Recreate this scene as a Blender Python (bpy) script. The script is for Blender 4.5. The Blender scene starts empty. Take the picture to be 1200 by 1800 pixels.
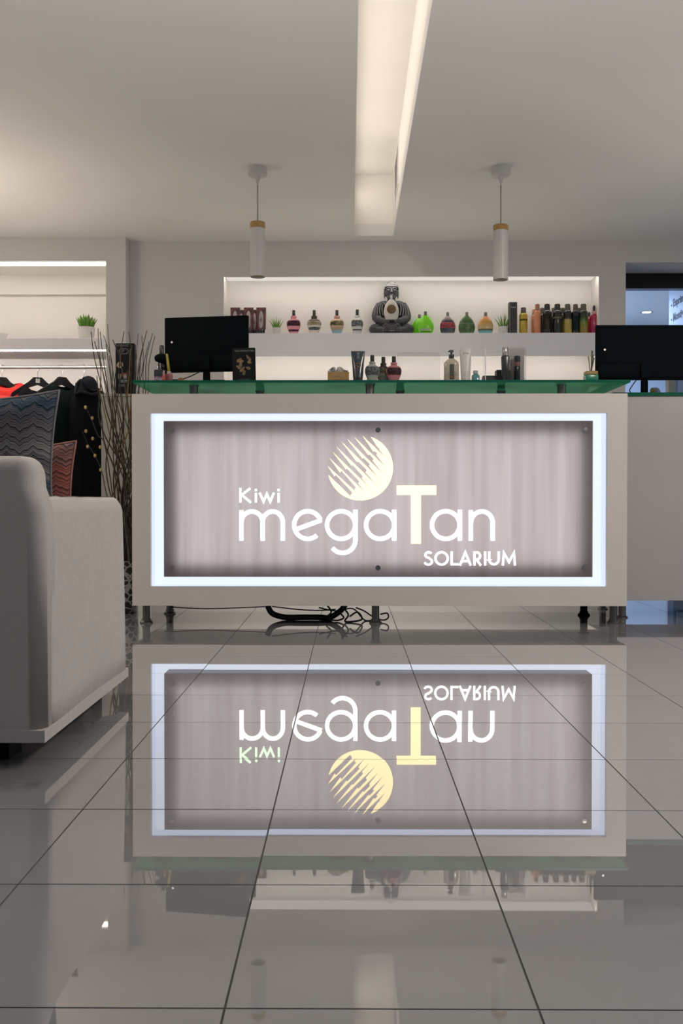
import bpy, bmesh, math, random
from mathutils import Vector, Matrix
from mathutils.geometry import tessellate_polygon
R = random.Random(7)
PI = math.pi
SC = bpy.context.scene
COL = SC.collection

# ---------------------------------------------------------------- camera, world, exposure, large lights
F, CAMZ = 1715.0, 0.65                       # focal length in pixels of the 1200x1800 frame, lens height
PITCH, YAW = math.atan(21 / F), math.atan(13.5 / F)
cd = bpy.data.cameras.new('camera')
cam = bpy.data.objects.new('camera', cd); COL.objects.link(cam)
cd.sensor_fit = 'VERTICAL'; cd.sensor_height = 36; cd.sensor_width = 24
cd.lens = F / 1800 * 36
cd.clip_start = .02
cam.location = (0, 0, CAMZ)
cam.rotation_euler = (PI / 2 - PITCH, 0, YAW)
SC.camera = cam
CAMR = cam.rotation_euler.to_matrix()

def W(px, py, Y):
    """real point at depth Y seen at a pixel of the photograph"""
    d = CAMR @ Vector(((px - 600) / F, -(py - 900) / F, -1))
    d *= Y / d.y
    return Vector((d.x, Y, CAMZ + d.z))
def PX(px, Y, py=879): return W(px, py, Y).x
def PZ(py, Y, px=613.5): return W(px, py, Y).z

wd = bpy.data.worlds.new('world'); SC.world = wd; wd.use_nodes = True
wd.node_tree.nodes['Background'].inputs[0].default_value = (.5, .55, .65, 1)
wd.node_tree.nodes['Background'].inputs[1].default_value = .05
SC.view_settings.view_transform = 'Standard'
SC.view_settings.look = 'None'
SC.view_settings.gamma = 1
SC.view_settings.exposure = .13
SC.view_settings.use_curve_mapping = False
SC.cycles.use_denoising = True
SC.cycles.max_bounces = 8
SC.cycles.transparent_max_bounces = 16
SC.cycles.caustics_reflective = False
SC.cycles.caustics_refractive = False
SC.cycles.sample_clamp_indirect = 4

def area(name, loc, rot, sx, sy, power, color):
    l = bpy.data.lights.new(name, 'AREA'); l.shape = 'RECTANGLE'; l.size = sx; l.size_y = sy
    l.energy = power; l.color = color
    o = bpy.data.objects.new(name, l); COL.objects.link(o); o.location = loc; o.rotation_euler = rot
    return o
CEIL = 2.418
WARM = (1, .88, .74)
area('ceiling_panel_lamp', (1.9, 2.9, CEIL - .02), (0, 0, 0), .6, .6, 49, (1, .92, .85))
area('ceiling_panel_lamp', (-2.2, 3.3, CEIL - .02), (0, 0, 0), .6, .6, 22, (1, .89, .80))
area('ceiling_fill', (0, 2.0, .95), (PI, 0, 0), 2.6, 1.4, 21, (1, .96, .91))  # added invisible fill that brightens the ceiling
area('ceiling_fill_right', (2.6, 4.4, 1.0), (PI, 0, 0), .8, .8, 8, (1, .93, .84))  # added fill, evens out the ceiling on the right
area('ceiling_fill_left', (-2.5, 5.2, 1.4), (PI, 0, 0), .6, .6, 11, (1, .86, .72))  # added warm fill for the glow on the left ceiling and wall
area('shop_window_light', (.6, -2.35, 1.35), (PI / 2, 0, 0), 3.0, 1.6, 6, (.28, .50, 1))
area('under_counter_fill', (.15, 5.95, 1.02), (0, 0, 0), 1.8, .12, 15, (1, .92, .80))  # added fill for the floor behind and under the counter
area('rear_ceiling_fill', (.15, 6.0, 1.12), (PI, 0, 0), 2.0, .12, 2.6, (1, .91, .80))  # added fill for the ceiling and wall behind the counter

# ---------------------------------------------------------------- materials
def nodes(name):
    m = bpy.data.materials.new(name); m.use_nodes = True
    nt = m.node_tree
    return m, nt, nt.nodes['Principled BSDF']
def setc(p, key, v):
    if key in p.inputs:
        p.inputs[key].default_value = v
def mat(name, col, rough=.5, metal=0, spec=.5, var=.06, scale=30, bump=0, bscale=200, coat=0, ior=None, stretch=None, alpha=None):
    m, nt, p = nodes(name)
    N = nt.nodes; L = nt.links
    tc = N.new('ShaderNodeTexCoord')
    mp = N.new('ShaderNodeMapping'); L.new(tc.outputs['Object'], mp.inputs[0])
    if stretch: mp.inputs['Scale'].default_value = stretch
    nz = N.new('ShaderNodeTexNoise'); nz.inputs['Scale'].default_value = scale; nz.inputs['Detail'].default_value = 4
    L.new(mp.outputs[0], nz.inputs['Vector'])
    rp = N.new('ShaderNodeValToRGB')
    c = col
    rp.color_ramp.elements[0].position = .3; rp.color_ramp.elements[1].position = .7
    rp.color_ramp.elements[0].color = (c[0] * (1 - var), c[1] * (1 - var), c[2] * (1 - var), 1)
    rp.color_ramp.elements[1].color = (min(1, c[0] * (1 + var)), min(1, c[1] * (1 + var)), min(1, c[2] * (1 + var)), 1)
    L.new(nz.outputs['Fac'], rp.inputs[0]); L.new(rp.outputs[0], p.inputs['Base Color'])
    setc(p, 'Roughness', rough); setc(p, 'Metallic', metal); setc(p, 'Specular IOR Level', spec)
    if coat: setc(p, 'Coat Weight', coat); setc(p, 'Coat Roughness', .05)
    if ior: setc(p, 'IOR', ior)
    if alpha is not None: setc(p, 'Alpha', alpha)
    if bump:
        n2 = N.new('ShaderNodeTexNoise'); n2.inputs['Scale'].default_value = bscale; n2.inputs['Detail'].default_value = 3
        L.new(mp.outputs[0], n2.inputs['Vector'])
        b = N.new('ShaderNodeBump'); b.inputs['Strength'].default_value = bump; b.inputs['Distance'].default_value = .002
        L.new(n2.outputs['Fac'], b.inputs['Height']); L.new(b.outputs[0], p.inputs['Normal'])
    return m
def emit(name, col, s):
    m, nt, p = nodes(name)
    setc(p, 'Base Color', (.06, .06, .06, 1)); setc(p, 'Emission Color', (*col, 1)); setc(p, 'Emission Strength', s)
    return m
def ramp_mat(name, stops, axis='Z', lo=0, hi=1, rough=.25, noise=.0, nscale=30, const=False, coat=.3):
    """print along the thing's own axis: colour stops (pos, rgb) in object metres lo..hi"""
    m, nt, p = nodes(name); N = nt.nodes; L = nt.links
    tc = N.new('ShaderNodeTexCoord'); sp = N.new('ShaderNodeSeparateXYZ'); L.new(tc.outputs['Object'], sp.inputs[0])
    mr = N.new('ShaderNodeMapRange'); mr.inputs[1].default_value = lo; mr.inputs[2].default_value = hi
    src = sp.outputs[axis]
    if noise:
        nz = N.new('ShaderNodeTexNoise'); nz.inputs['Scale'].default_value = nscale; L.new(tc.outputs['Object'], nz.inputs['Vector'])
        ma = N.new('ShaderNodeMath'); ma.operation = 'MULTIPLY_ADD'; ma.inputs[1].default_value = noise
        L.new(nz.outputs['Fac'], ma.inputs[0]); L.new(src, ma.inputs[2]); src = ma.outputs[0]
    L.new(src, mr.inputs[0])
    rp = N.new('ShaderNodeValToRGB'); e = rp.color_ramp.elements
    if const: rp.color_ramp.interpolation = 'CONSTANT'
    while len(e) < len(stops): e.new(.5)
    for i, (t, c) in enumerate(stops):
        e[i].position = t; e[i].color = (*c, 1)
    L.new(mr.outputs[0], rp.inputs[0]); L.new(rp.outputs[0], p.inputs['Base Color'])
    setc(p, 'Roughness', rough); setc(p, 'Coat Weight', coat)
    return m
def glassy(name, tint, gloss=.08, rough=.02, fres=True):
    m, nt, p = nodes(name); N = nt.nodes; L = nt.links
    N.remove(p)
    t = N.new('ShaderNodeBsdfTransparent'); t.inputs[0].default_value = (*tint, 1)
    g = N.new('ShaderNodeBsdfGlossy'); g.inputs[0].default_value = (1, 1, 1, 1); g.inputs['Roughness'].default_value = rough
    mx = N.new('ShaderNodeMixShader')
    if fres:
        lw = N.new('ShaderNodeFresnel'); lw.inputs[0].default_value = 1.45
        L.new(lw.outputs[0], mx.inputs[0])
    else: mx.inputs[0].default_value = gloss
    L.new(t.outputs[0], mx.inputs[1]); L.new(g.outputs[0], mx.inputs[2])
    L.new(mx.outputs[0], N['Material Output'].inputs[0])
    return m

def green_glass():
    m, nt, p = nodes('green_glass'); N = nt.nodes; L = nt.links; N.remove(p)
    t = N.new('ShaderNodeBsdfTransparent'); t.inputs[0].default_value = (.58, .95, .77, 1)
    g = N.new('ShaderNodeBsdfGlossy'); g.inputs[0].default_value = (.38, .82, .60, 1); g.inputs['Roughness'].default_value = .04
    d = N.new('ShaderNodeBsdfTranslucent'); d.inputs[0].default_value = (.36, .95, .68, 1)
    f = N.new('ShaderNodeFresnel'); f.inputs[0].default_value = 1.35
    mx = N.new('ShaderNodeMixShader'); mx.inputs[0].default_value = .62
    L.new(t.outputs[0], mx.inputs[1]); L.new(d.outputs[0], mx.inputs[2])
    m2 = N.new('ShaderNodeMixShader'); L.new(f.outputs[0], m2.inputs[0]); L.new(mx.outputs[0], m2.inputs[1]); L.new(g.outputs[0], m2.inputs[2])
    L.new(m2.outputs[0], N['Material Output'].inputs[0])
    return m
M = {}
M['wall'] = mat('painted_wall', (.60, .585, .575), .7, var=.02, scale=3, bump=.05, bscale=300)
M['ceil'] = mat('painted_ceiling', (.74, .725, .70), .8, var=.02, scale=2)
M['white'] = mat('white_laminate', (.62, .585, .55), .35, var=.02, scale=4)
M['cream'] = mat('cream_paint', (.84, .81, .77), .6, var=.02, scale=3)
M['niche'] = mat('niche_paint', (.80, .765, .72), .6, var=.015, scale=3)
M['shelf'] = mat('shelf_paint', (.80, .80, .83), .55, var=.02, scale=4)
M['tile'] = mat('polished_tile', (.30, .30, .305), .012, var=.05, scale=2.2, ior=1.7, coat=1)
_p = M['tile'].node_tree.nodes['Principled BSDF']; setc(_p, 'Coat IOR', 1.8); setc(_p, 'Coat Roughness', .012)
M['grout'] = mat('grout', (.07, .065, .055), .8, var=.1, scale=40)
M['black'] = mat('black_plastic', (.002, .004, .006), .6, spec=.06, var=.1)
M['blackg'] = mat('black_gloss', (.005, .006, .007), .25, spec=.25, var=.1)
M['dark'] = mat('charcoal', (.035, .035, .038), .45, var=.1)
M['chrome'] = mat('brushed_steel', (.5, .49, .47), .3, 1, var=.1, scale=60)
M['steel_d'] = mat('grey_steel', (.16, .16, .155), .35, .8, var=.1, scale=60)
M['wood'] = mat('pale_wood', (.42, .25, .09), .5, var=.25, scale=14, stretch=(1, 1, 6))
M['brass'] = mat('oak_collar', (.40, .24, .07), .4, var=.2, scale=40)
M['lampw'] = mat('lamp_white', (.54, .53, .51), .35, var=.02)
M['cord'] = mat('grey_cord', (.30, .29, .27), .5)
M['rubber'] = mat('black_cable', (.008, .008, .009), .5)
M['led_w'] = emit('led_warm', (1, .92, .84), 14)
M['led_slot'] = emit('led_slot', (1, .91, .82), 5.3)
M['led_shelf'] = emit('led_shelf', (1, .92, .86), 9)
M['ring'] = emit('sign_led_blue', (.80, .87, 1.02), .97)
M['back_led'] = emit('sign_led_back', (1, .95, .95), 1.22)
M['let_w'] = emit('letter_white', (1, 1, 1), 1.9)
M['let_y'] = emit('letter_amber', (1, .80, .42), 1.85)
M['let_g'] = emit('letter_green', (.72, 1, .66), 1.9)
M['glass'] = green_glass()
M['glass_edge'] = mat('green_glass_edge', (.008, .10, .06), .15, var=.1)
M['clear'] = glassy('clear_acrylic', (.97, .97, .97), .05, fres=False)
M['acr_edge'] = mat('acrylic_edge', (.75, .75, .73), .2)
M['green_leaf'] = mat('leaf', (.13, .30, .03), .45, var=.35, scale=60)
M['pot'] = mat('white_pot', (.72, .69, .65), .4, var=.02)
M['soil'] = mat('soil', (.04, .03, .02), .9)
M['pinkb'] = mat('pink_plastic', (.85, .33, .38), .2, coat=.4)

def panel_material():
    m, nt, p = nodes('brushed_translucent_panel'); N = nt.nodes; L = nt.links
    tc = N.new('ShaderNodeTexCoord'); mp = N.new('ShaderNodeMapping'); mp.inputs['Scale'].default_value = (9, 1, .35)
    L.new(tc.outputs['Object'], mp.inputs[0])
    nz = N.new('ShaderNodeTexNoise'); nz.inputs['Scale'].default_value = 2.2; nz.inputs['Detail'].default_value = 5
    L.new(mp.outputs[0], nz.inputs['Vector'])
    rp = N.new('ShaderNodeValToRGB'); e = rp.color_ramp.elements
    e[0].position = .3; e[0].color = (.46, .41, .42, 1); e[1].position = .72; e[1].color = (.60, .565, .58, 1)
    L.new(nz.outputs['Fac'], rp.inputs[0])
    t = N.new('ShaderNodeBsdfTranslucent'); L.new(rp.outputs[0], t.inputs[0])
    d = N.new('ShaderNodeBsdfDiffuse'); d.inputs[0].default_value = (.30, .27, .27, 1)
    mx = N.new('ShaderNodeMixShader'); mx.inputs[0].default_value = .25
    L.new(t.outputs[0], mx.inputs[1]); L.new(d.outputs[0], mx.inputs[2])
    g = N.new('ShaderNodeBsdfGlossy'); g.inputs[0].default_value = (.8, .8, .8, 1); g.inputs['Roughness'].default_value = .25
    m2 = N.new('ShaderNodeMixShader'); m2.inputs[0].default_value = .04
    L.new(mx.outputs[0], m2.inputs[1]); L.new(g.outputs[0], m2.inputs[2])
    L.new(m2.outputs[0], N['Material Output'].inputs[0])
    return m
M['panel'] = panel_material()

def fabric(name, c, var=.10):
    m, nt, p = nodes(name); N = nt.nodes; L = nt.links
    tc = N.new('ShaderNodeTexCoord')
    cols = []
    for sc in ((900, 60, 60), (60, 60, 700)):
        mp = N.new('ShaderNodeMapping'); mp.inputs['Scale'].default_value = sc; L.new(tc.outputs['Object'], mp.inputs[0])
        nz = N.new('ShaderNodeTexNoise'); nz.inputs['Scale'].default_value = 1; nz.inputs['Detail'].default_value = 2
        L.new(mp.outputs[0], nz.inputs['Vector']); cols.append(nz)
    ad = N.new('ShaderNodeMath'); ad.operation = 'ADD'; L.new(cols[0].outputs['Fac'], ad.inputs[0]); L.new(cols[1].outputs['Fac'], ad.inputs[1])
    big = N.new('ShaderNodeTexNoise'); big.inputs['Scale'].default_value = 5; L.new(tc.outputs['Object'], big.inputs['Vector'])
    a2 = N.new('ShaderNodeMath'); a2.operation = 'MULTIPLY_ADD'; a2.inputs[1].default_value = .5; L.new(big.outputs['Fac'], a2.inputs[0]); L.new(ad.outputs[0], a2.inputs[2])
    mr = N.new('ShaderNodeMapRange'); mr.inputs[1].default_value = .8; mr.inputs[2].default_value = 1.7
    L.new(a2.outputs[0], mr.inputs[0])
    rp = N.new('ShaderNodeValToRGB'); e = rp.color_ramp.elements
    e[0].color = (*[x * (1 - var) for x in c], 1); e[1].color = (*[min(1, x * (1 + var)) for x in c], 1)
    L.new(mr.outputs[0], rp.inputs[0]); L.new(rp.outputs[0], p.inputs['Base Color'])
    b = N.new('ShaderNodeBump'); b.inputs['Strength'].default_value = .25; b.inputs['Distance'].default_value = .002
    L.new(ad.outputs[0], b.inputs['Height']); L.new(b.outputs[0], p.inputs['Normal'])
    setc(p, 'Roughness', .9); setc(p, 'Specular IOR Level', .2)
    setc(p, 'Sheen Weight', .2)
    return m
M['sofa'] = fabric('linen_upholstery', (.55, .52, .50))

def zigzag(name, cols, lines, per, band, lband, amp):
    """woven zigzag print: height plus a folded x; slow colour rows times thin dark lines"""
    m, nt, p = nodes(name); N = nt.nodes; L = nt.links
    tc = N.new('ShaderNodeTexCoord'); sp = N.new('ShaderNodeSeparateXYZ'); L.new(tc.outputs['Object'], sp.inputs[0])
    def fold(period):
        a = N.new('ShaderNodeMath'); a.operation = 'PINGPONG'; a.inputs[1].default_value = period / 2
        L.new(sp.outputs['X'], a.inputs[0]); return a
    f1 = fold(per); f2 = fold(per * .33)
    m1 = N.new('ShaderNodeMath'); m1.operation = 'MULTIPLY'; m1.inputs[1].default_value = amp / (per / 2); L.new(f1.outputs[0], m1.inputs[0])
    m2 = N.new('ShaderNodeMath'); m2.operation = 'MULTIPLY_ADD'; m2.inputs[1].default_value = .4; L.new(f2.outputs[0], m2.inputs[0]); L.new(m1.outputs[0], m2.inputs[2])
    z = N.new('ShaderNodeMath'); z.operation = 'ADD'; L.new(sp.outputs['Z'], z.inputs[0]); L.new(m2.outputs[0], z.inputs[1])
    def rows(b, cs):
        d = N.new('ShaderNodeMath'); d.operation = 'DIVIDE'; d.inputs[1].default_value = b; L.new(z.outputs[0], d.inputs[0])
        fr = N.new('ShaderNodeMath'); fr.operation = 'FRACT'; L.new(d.outputs[0], fr.inputs[0])
        rp = N.new('ShaderNodeValToRGB'); rp.color_ramp.interpolation = 'CONSTANT'; e = rp.color_ramp.elements
        while len(e) < len(cs): e.new(.5)
        for i, c in enumerate(cs): e[i].position = i / len(cs); e[i].color = (*c, 1)
        L.new(fr.outputs[0], rp.inputs[0]); return rp
    a, b = rows(band, cols), rows(lband, [(v, v, v) for v in lines])
    mx = N.new('ShaderNodeMix'); mx.data_type = 'RGBA'; mx.blend_type = 'MULTIPLY'; mx.inputs[0].default_value = 1
    L.new(a.outputs[0], mx.inputs[6]); L.new(b.outputs[0], mx.inputs[7]); L.new(mx.outputs[2], p.inputs['Base Color'])
    nz = N.new('ShaderNodeTexNoise'); nz.inputs['Scale'].default_value = 350; L.new(tc.outputs['Object'], nz.inputs['Vector'])
    bp = N.new('ShaderNodeBump'); bp.inputs['Strength'].default_value = .3; bp.inputs['Distance'].default_value = .002
    L.new(nz.outputs['Fac'], bp.inputs['Height']); L.new(bp.outputs[0], p.inputs['Normal'])
    setc(p, 'Roughness', .9); setc(p, 'Specular IOR Level', .15)
    return m
M['zig_blue'] = zigzag('zigzag_blue_grey', [(.19, .19, .195), (.14, .135, .15), (.13, .115, .125), (.10, .105, .125), (.055, .085, .12), (.12, .135, .15), (.15, .14, .135), (.09, .10, .13), (.06, .085, .12), (.16, .155, .15), (.11, .10, .115)],
                       [.12, .95, 1.3, .8, 1.15, .6, 1.3, .9, .45, 1.25, .8, 1.2, .16, 1.0, 1.3, .7, 1.2, .9, 1.3, .55, 1.1], .068, .36, .062, .020)
M['zig_pink'] = zigzag('zigzag_coral', [(.26, .09, .07), (.22, .11, .10), (.22, .16, .165), (.18, .12, .13), (.24, .09, .085)],
                       [.25, 1, 1.3, .7, 1.2, .5, 1.2, .9, .35, 1.2, 1, .7], .05, .28, .044, .014)

# ---------------------------------------------------------------- mesh helpers
def box(bm, x0, x1, y0, y1, z0, z1):
    v = [bm.verts.new(p) for p in ((x0, y0, z0), (x1, y0, z0), (x1, y1, z0), (x0, y1, z0), (x0, y0, z1), (x1, y0, z1), (x1, y1, z1), (x0, y1, z1))]
    fs = [bm.faces.new([v[i] for i in f]) for f in ((3, 2, 1, 0), (4, 5, 6, 7), (0, 1, 5, 4), (1, 2, 6, 5), (2, 3, 7, 6), (3, 0, 4, 7))]
    return v, fs
def bbox(x0, x1, y0, y1, z0, z1, bev=0, seg=2):
    bm = bmesh.new(); box(bm, x0, x1, y0, y1, z0, z1)
    if bev: bmesh.ops.bevel(bm, geom=bm.edges[:], offset=bev, segments=seg, profile=.5, affect='EDGES')
    return bm
def lathe(bm, prof, n=24, cx=0, cy=0, cz=0, sy=1.0, cap=True, sq=None):
    """prof: (radius, z); sy flattens the depth; sq: superellipse power for squarish sections"""
    rings = []
    for r, z in prof:
        ring = []
        for i in range(n):
            a = 2 * PI * i / n
            c, s = math.cos(a), math.sin(a)
            if sq:
                c = math.copysign(abs(c) ** (2 / sq), c); s = math.copysign(abs(s) ** (2 / sq), s)
            ring.append(bm.verts.new((cx + r * c, cy + r * s * sy, cz + z)))
        rings.append(ring)
    for a, b in zip(rings, rings[1:]):
        for i in range(n):
            bm.faces.new((a[i], a[(i + 1) % n], b[(i + 1) % n], b[i]))
    if cap:
        bm.faces.new(list(reversed(rings[0]))); bm.faces.new(rings[-1])
    return rings
def LA(prof, n=24, **k):
    bm = bmesh.new(); lathe(bm, prof, n, **k); return bm
def tube(bm, pts, rad, n=8, cap=True):
    pts = [Vector(p) for p in pts]
    if not hasattr(rad, '__len__'): rad = [rad] * len(pts)
    rings = []; ref = None
    for i, p in enumerate(pts):
        t = (pts[min(i + 1, len(pts) - 1)] - pts[max(i - 1, 0)]).normalized()
        if ref is None:
            ref = t.orthogonal().normalized()
        ref = (ref - t * ref.dot(t))
        ref = ref.normalized() if ref.length > 1e-6 else t.orthogonal().normalized()
        b = t.cross(ref)
        rings.append([bm.verts.new(p + (ref * math.cos(2 * PI * j / n) + b * math.sin(2 * PI * j / n)) * rad[i]) for j in range(n)])
    for a, b in zip(rings, rings[1:]):
        for i in range(n): bm.faces.new((a[i], a[(i + 1) % n], b[(i + 1) % n], b[i]))
    if cap: bm.faces.new(list(reversed(rings[0]))); bm.faces.new(rings[-1])
def TB(pts, rad, n=8):
    bm = bmesh.new(); tube(bm, pts, rad, n); return bm
def prism_xz(bm, poly, y0, y1):
    """polygon in x,z pulled from y0 to y1"""
    tri = tessellate_polygon([[Vector((x, z, 0)) for x, z in poly]])
    a = [bm.verts.new((x, y0, z)) for x, z in poly]; b = [bm.verts.new((x, y1, z)) for x, z in poly]
    n = len(poly)
    for t in tri:
        try:
            bm.faces.new([a[i] for i in t]); bm.faces.new([b[i] for i in reversed(t)])
        except ValueError: pass
    for i in range(n): bm.faces.new((a[i], a[(i + 1) % n], b[(i + 1) % n], b[i]))
def ellipsoid(bm, c, r, u=20, v=12, rot=None):
    m = Matrix.Translation(c)
    if rot: m = m @ rot.to_matrix().to_4x4() if hasattr(rot, 'to_matrix') else m @ rot
    m = m @ Matrix.Diagonal((*r, 1))
    bmesh.ops.create_uvsphere(bm, u_segments=u, v_segments=v, radius=1, matrix=m)
def smoothpath(pts, k=4):
    pts = [Vector(p) for p in pts]; out = []
    for i in range(len(pts) - 1):
        p0, p1, p2, p3 = pts[max(i - 1, 0)], pts[i], pts[i + 1], pts[min(i + 2, len(pts) - 1)]
        for j in range(k):
            t = j / k
            out.append(.5 * ((2 * p1) + (p2 - p0) * t + (2 * p0 - 5 * p1 + 4 * p2 - p3) * t * t + (3 * p1 - p0 - 3 * p2 + p3) * t ** 3))
    return out + [pts[-1]]
def obj(name, bm, m, parent=None, smooth=False, loc=None, rz=0):
    bmesh.ops.recalc_face_normals(bm, faces=bm.faces[:])
    me = bpy.data.meshes.new(name); bm.to_mesh(me); bm.free()
    for mm in (m if isinstance(m, (list, tuple)) else [m]): me.materials.append(mm)
    if smooth:
        me.polygons.foreach_set('use_smooth', [True] * len(me.polygons))
        if smooth != 'all':
            try: me.set_sharp_from_angle(angle=math.radians(40))
            except Exception: pass
    o = bpy.data.objects.new(name, me); COL.objects.link(o)
    if parent: o.parent = parent
    if loc is not None: o.location = loc
    if rz: o.rotation_euler.z = rz
    return o
def tag(o, label, cat, group=None, kind=None):
    if label: o['label'] = label
    if cat: o['category'] = cat
    if group: o['group'] = group
    if kind: o['kind'] = kind
    return o
def thing(name, label, cat, loc=(0, 0, 0), rz=0, group=None):
    o = bpy.data.objects.new(name, None); COL.objects.link(o); o.empty_display_size = .1
    o.location = loc; o.rotation_euler = (0, 0, rz)
    return tag(o, label, cat, group)
def struct(name, bm, m, parent=None, smooth=False):
    o = obj(name, bm, m, parent, smooth)
    if not parent: o['kind'] = 'structure'
    return o
def text_mesh(name, s, size, m, parent, loc, rot=(PI / 2, 0, 0), ext=.0004, align='CENTER', off=0):
    cu = bpy.data.curves.new(name, 'FONT'); cu.body = s; cu.size = size; cu.extrude = ext; cu.offset = off
    cu.align_x = align; cu.align_y = 'CENTER'; cu.resolution_u = 2
    t = bpy.data.objects.new(name, cu); COL.objects.link(t)
    dg = bpy.context.evaluated_depsgraph_get(); dg.update()
    me = bpy.data.meshes.new_from_object(t.evaluated_get(dg)); bpy.data.objects.remove(t)
    me.materials.clear(); me.materials.append(m)
    o = bpy.data.objects.new(name, me); COL.objects.link(o); o.parent = parent
    o.location = loc; o.rotation_euler = rot
    return o
def dup(root, loc, rz=0, label=None):
    r = root.copy(); COL.objects.link(r); r.location = loc; r.rotation_euler.z = rz
    if label: r['label'] = label
    for ch in list(root.children):
        c = ch.copy(); COL.objects.link(c); c.parent = r
        for g in list(ch.children):
            d = g.copy(); COL.objects.link(d); d.parent = c
    return r

# ---------------------------------------------------------------- the room
YB = 6.68                       # back wall
YL = 6.57                       # projecting wall with the wardrobe niche
XW0, XW1, YF = -3.4, 3.4, -2.5
NX0, NX1 = PX(393, YB), PX(1052, YB)
NZ1, NSH1, NSH0, NZ0 = PZ(486, YB), PZ(585, YB), PZ(625.5, YB), 1.30
XPIER = PX(222, YL)             # right end of projecting wall
XR = PX(1098, YB)               # right end of the back wall
ND = .21                        # niche depth

# floor: bed of grout with separate polished tiles
fl = struct('floor', bbox(XW0, XW1, YF, 10.6, -.06, -.0015), M['grout'])
S = .4007
ox, oy = -.159, 1.2386
tm = {}
def tile_mesh(w, d):
    k = (round(w, 3), round(d, 3))
    if k not in tm:
        g = .0016
        bm = bbox(-w / 2 + g, w / 2 - g, -d / 2 + g, d / 2 - g, -.010, 0)
        me = bpy.data.meshes.new('tile'); bmesh.ops.recalc_face_normals(bm, faces=bm.faces[:]); bm.to_mesh(me); bm.free()
        me.materials.append(M['tile']); tm[k] = me
    return tm[k]
cnt = 0
for j in range(-2, 13):
    ya = oy + j * S
    half = max(1.2, (ya + S) * .36 + .55)
    for i in range(-7, 8):
        xa = ox + i * S
        if xa + S < -half or xa > half + .2: continue
        if ya + S > 6.3 and (xa > 1.5): pass
        o = bpy.data.objects.new('tile', tile_mesh(S, S)); COL.objects.link(o)
        o.parent = fl
        o.location = (xa + S / 2, ya + S / 2, 0)
        o.rotation_euler = (R.gauss(0, .0004), R.gauss(0, .0004), 0)
        cnt += 1
rest = bmesh.new()                       # tiles out of the picture, joined
for j in range(-9, 13):
    for i in range(-8, 9):
        ya, xa = oy + j * S, ox + i * S
        half = max(1.2, (ya + S) * .36 + .55)
        if j >= -2 and -7 <= i <= 7 and not (xa + S < -half or xa > half + .2): continue
        if xa < XW0 or xa + S > XW1 or ya < YF: continue
        box(rest, xa + .0016, xa + S - .0016, ya + .0016, ya + S - .0016, -.010, 0)
ro = obj('outer_tiles', rest, M['tile'], fl); ro['kind'] = 'stuff'

# ceiling with the lit recess
SX0, SX1, SY1, SZ1 = PX(622, 6.55, 416), PX(691, 6.55, 416), 6.55, CEIL + .41
bm = bmesh.new()
box(bm, XW0, SX0, YF, 10.6, CEIL, CEIL + .08)
box(bm, SX1, XW1, YF, 10.6, CEIL, CEIL + .08)
box(bm, SX0, SX1, SY1, 10.6, CEIL, CEIL + .08)
box(bm, SX0, SX1, YF, -.5, CEIL, CEIL + .08)
ce = struct('ceiling', bm, M['ceil'])
bm = bmesh.new()
box(bm, SX0 - .02, SX0 - .0005, -.5, SY1, CEIL + .002, SZ1)
box(bm, SX1 + .0005, SX1 + .02, -.5, 5.85, CEIL + .002, SZ1)
box(bm, SX1 + .0005, SX1 + .02, 6.32, SY1, CEIL + .002, SZ1)
box(bm, SX1 + .0005, SX1 + .02, 5.85, 6.32, CEIL + .002, CEIL + .13)
box(bm, SX1 + .0005, SX1 + .02, 5.85, 6.32, CEIL + .385, SZ1)
box(bm, SX0 - .02, SX1 + .02, -.5, SY1, SZ1, SZ1 + .02)
box(bm, SX0, SX1, SY1 + .0005, SY1 + .02, CEIL + .002, SZ1)
obj('recess_lining', bm, M['cream'], ce)
for a, b in ((-.4, 2.0), (2.02, 4.3), (4.32, 6.48)):
    obj('light_strip', bbox(SX0 + .0004, SX0 + .002, a, b, CEIL + .22, CEIL + .29), M['led_slot'], ce)
bm = bmesh.new()
box(bm, SX1 + .06, SX1 + .075, 5.85, 6.32, CEIL + .13, CEIL + .385)
vg = obj('vent_backing', bm, mat('vent_ochre', (.25, .18, .08), .7), ce)
for k in range(9):
    y = 5.88 + k * .05
    obj('vent_slat', bbox(SX1 + .012, SX1 + .045, y, y + .008, CEIL + .13, CEIL + .385), M['cream'], ce)
bm = bmesh.new()
for a, b, c, d in ((5.84, 5.86, .12, .395), (6.31, 6.33, .12, .395), (5.86, 6.31, .12, .135), (5.86, 6.31, .38, .395)):
    box(bm, SX1 - .004, SX1 + .0, a, b, CEIL + c, CEIL + d)
obj('vent_frame', bm, M['cream'], ce)

# back wall with the bottle niche
bm = bmesh.new()
T = .32
box(bm, XPIER + .001, NX0, YB, YB + T, 0, CEIL)
box(bm, NX1, XR, YB, YB + T, 0, CEIL)
box(bm, NX0, NX1, YB, YB + .012, NZ1, CEIL); box(bm, NX0, NX1, YB + .0125, YB + T, NZ1 + .031, CEIL)
box(bm, NX0, NX1, YB, YB + T, 0, NZ0)
wb = struct('wall_back', bm, M['wall'])
bm = bmesh.new()
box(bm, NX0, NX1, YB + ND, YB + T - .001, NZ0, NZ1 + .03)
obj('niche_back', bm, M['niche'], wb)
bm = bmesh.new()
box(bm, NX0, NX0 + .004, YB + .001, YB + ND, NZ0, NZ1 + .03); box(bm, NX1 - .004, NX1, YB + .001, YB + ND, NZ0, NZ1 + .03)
box(bm, NX0 + .004, NX1 - .004, YB + .001, YB + .012, NZ1 - .001, NZ1 + .03); box(bm, NX0 + .004, NX1 - .004, YB + .012, YB + ND, NZ1 + .026, NZ1 + .03); box(bm, NX0 + .004, NX1 - .004, YB + .001, YB + ND, NZ0, NZ0 + .004)
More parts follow.
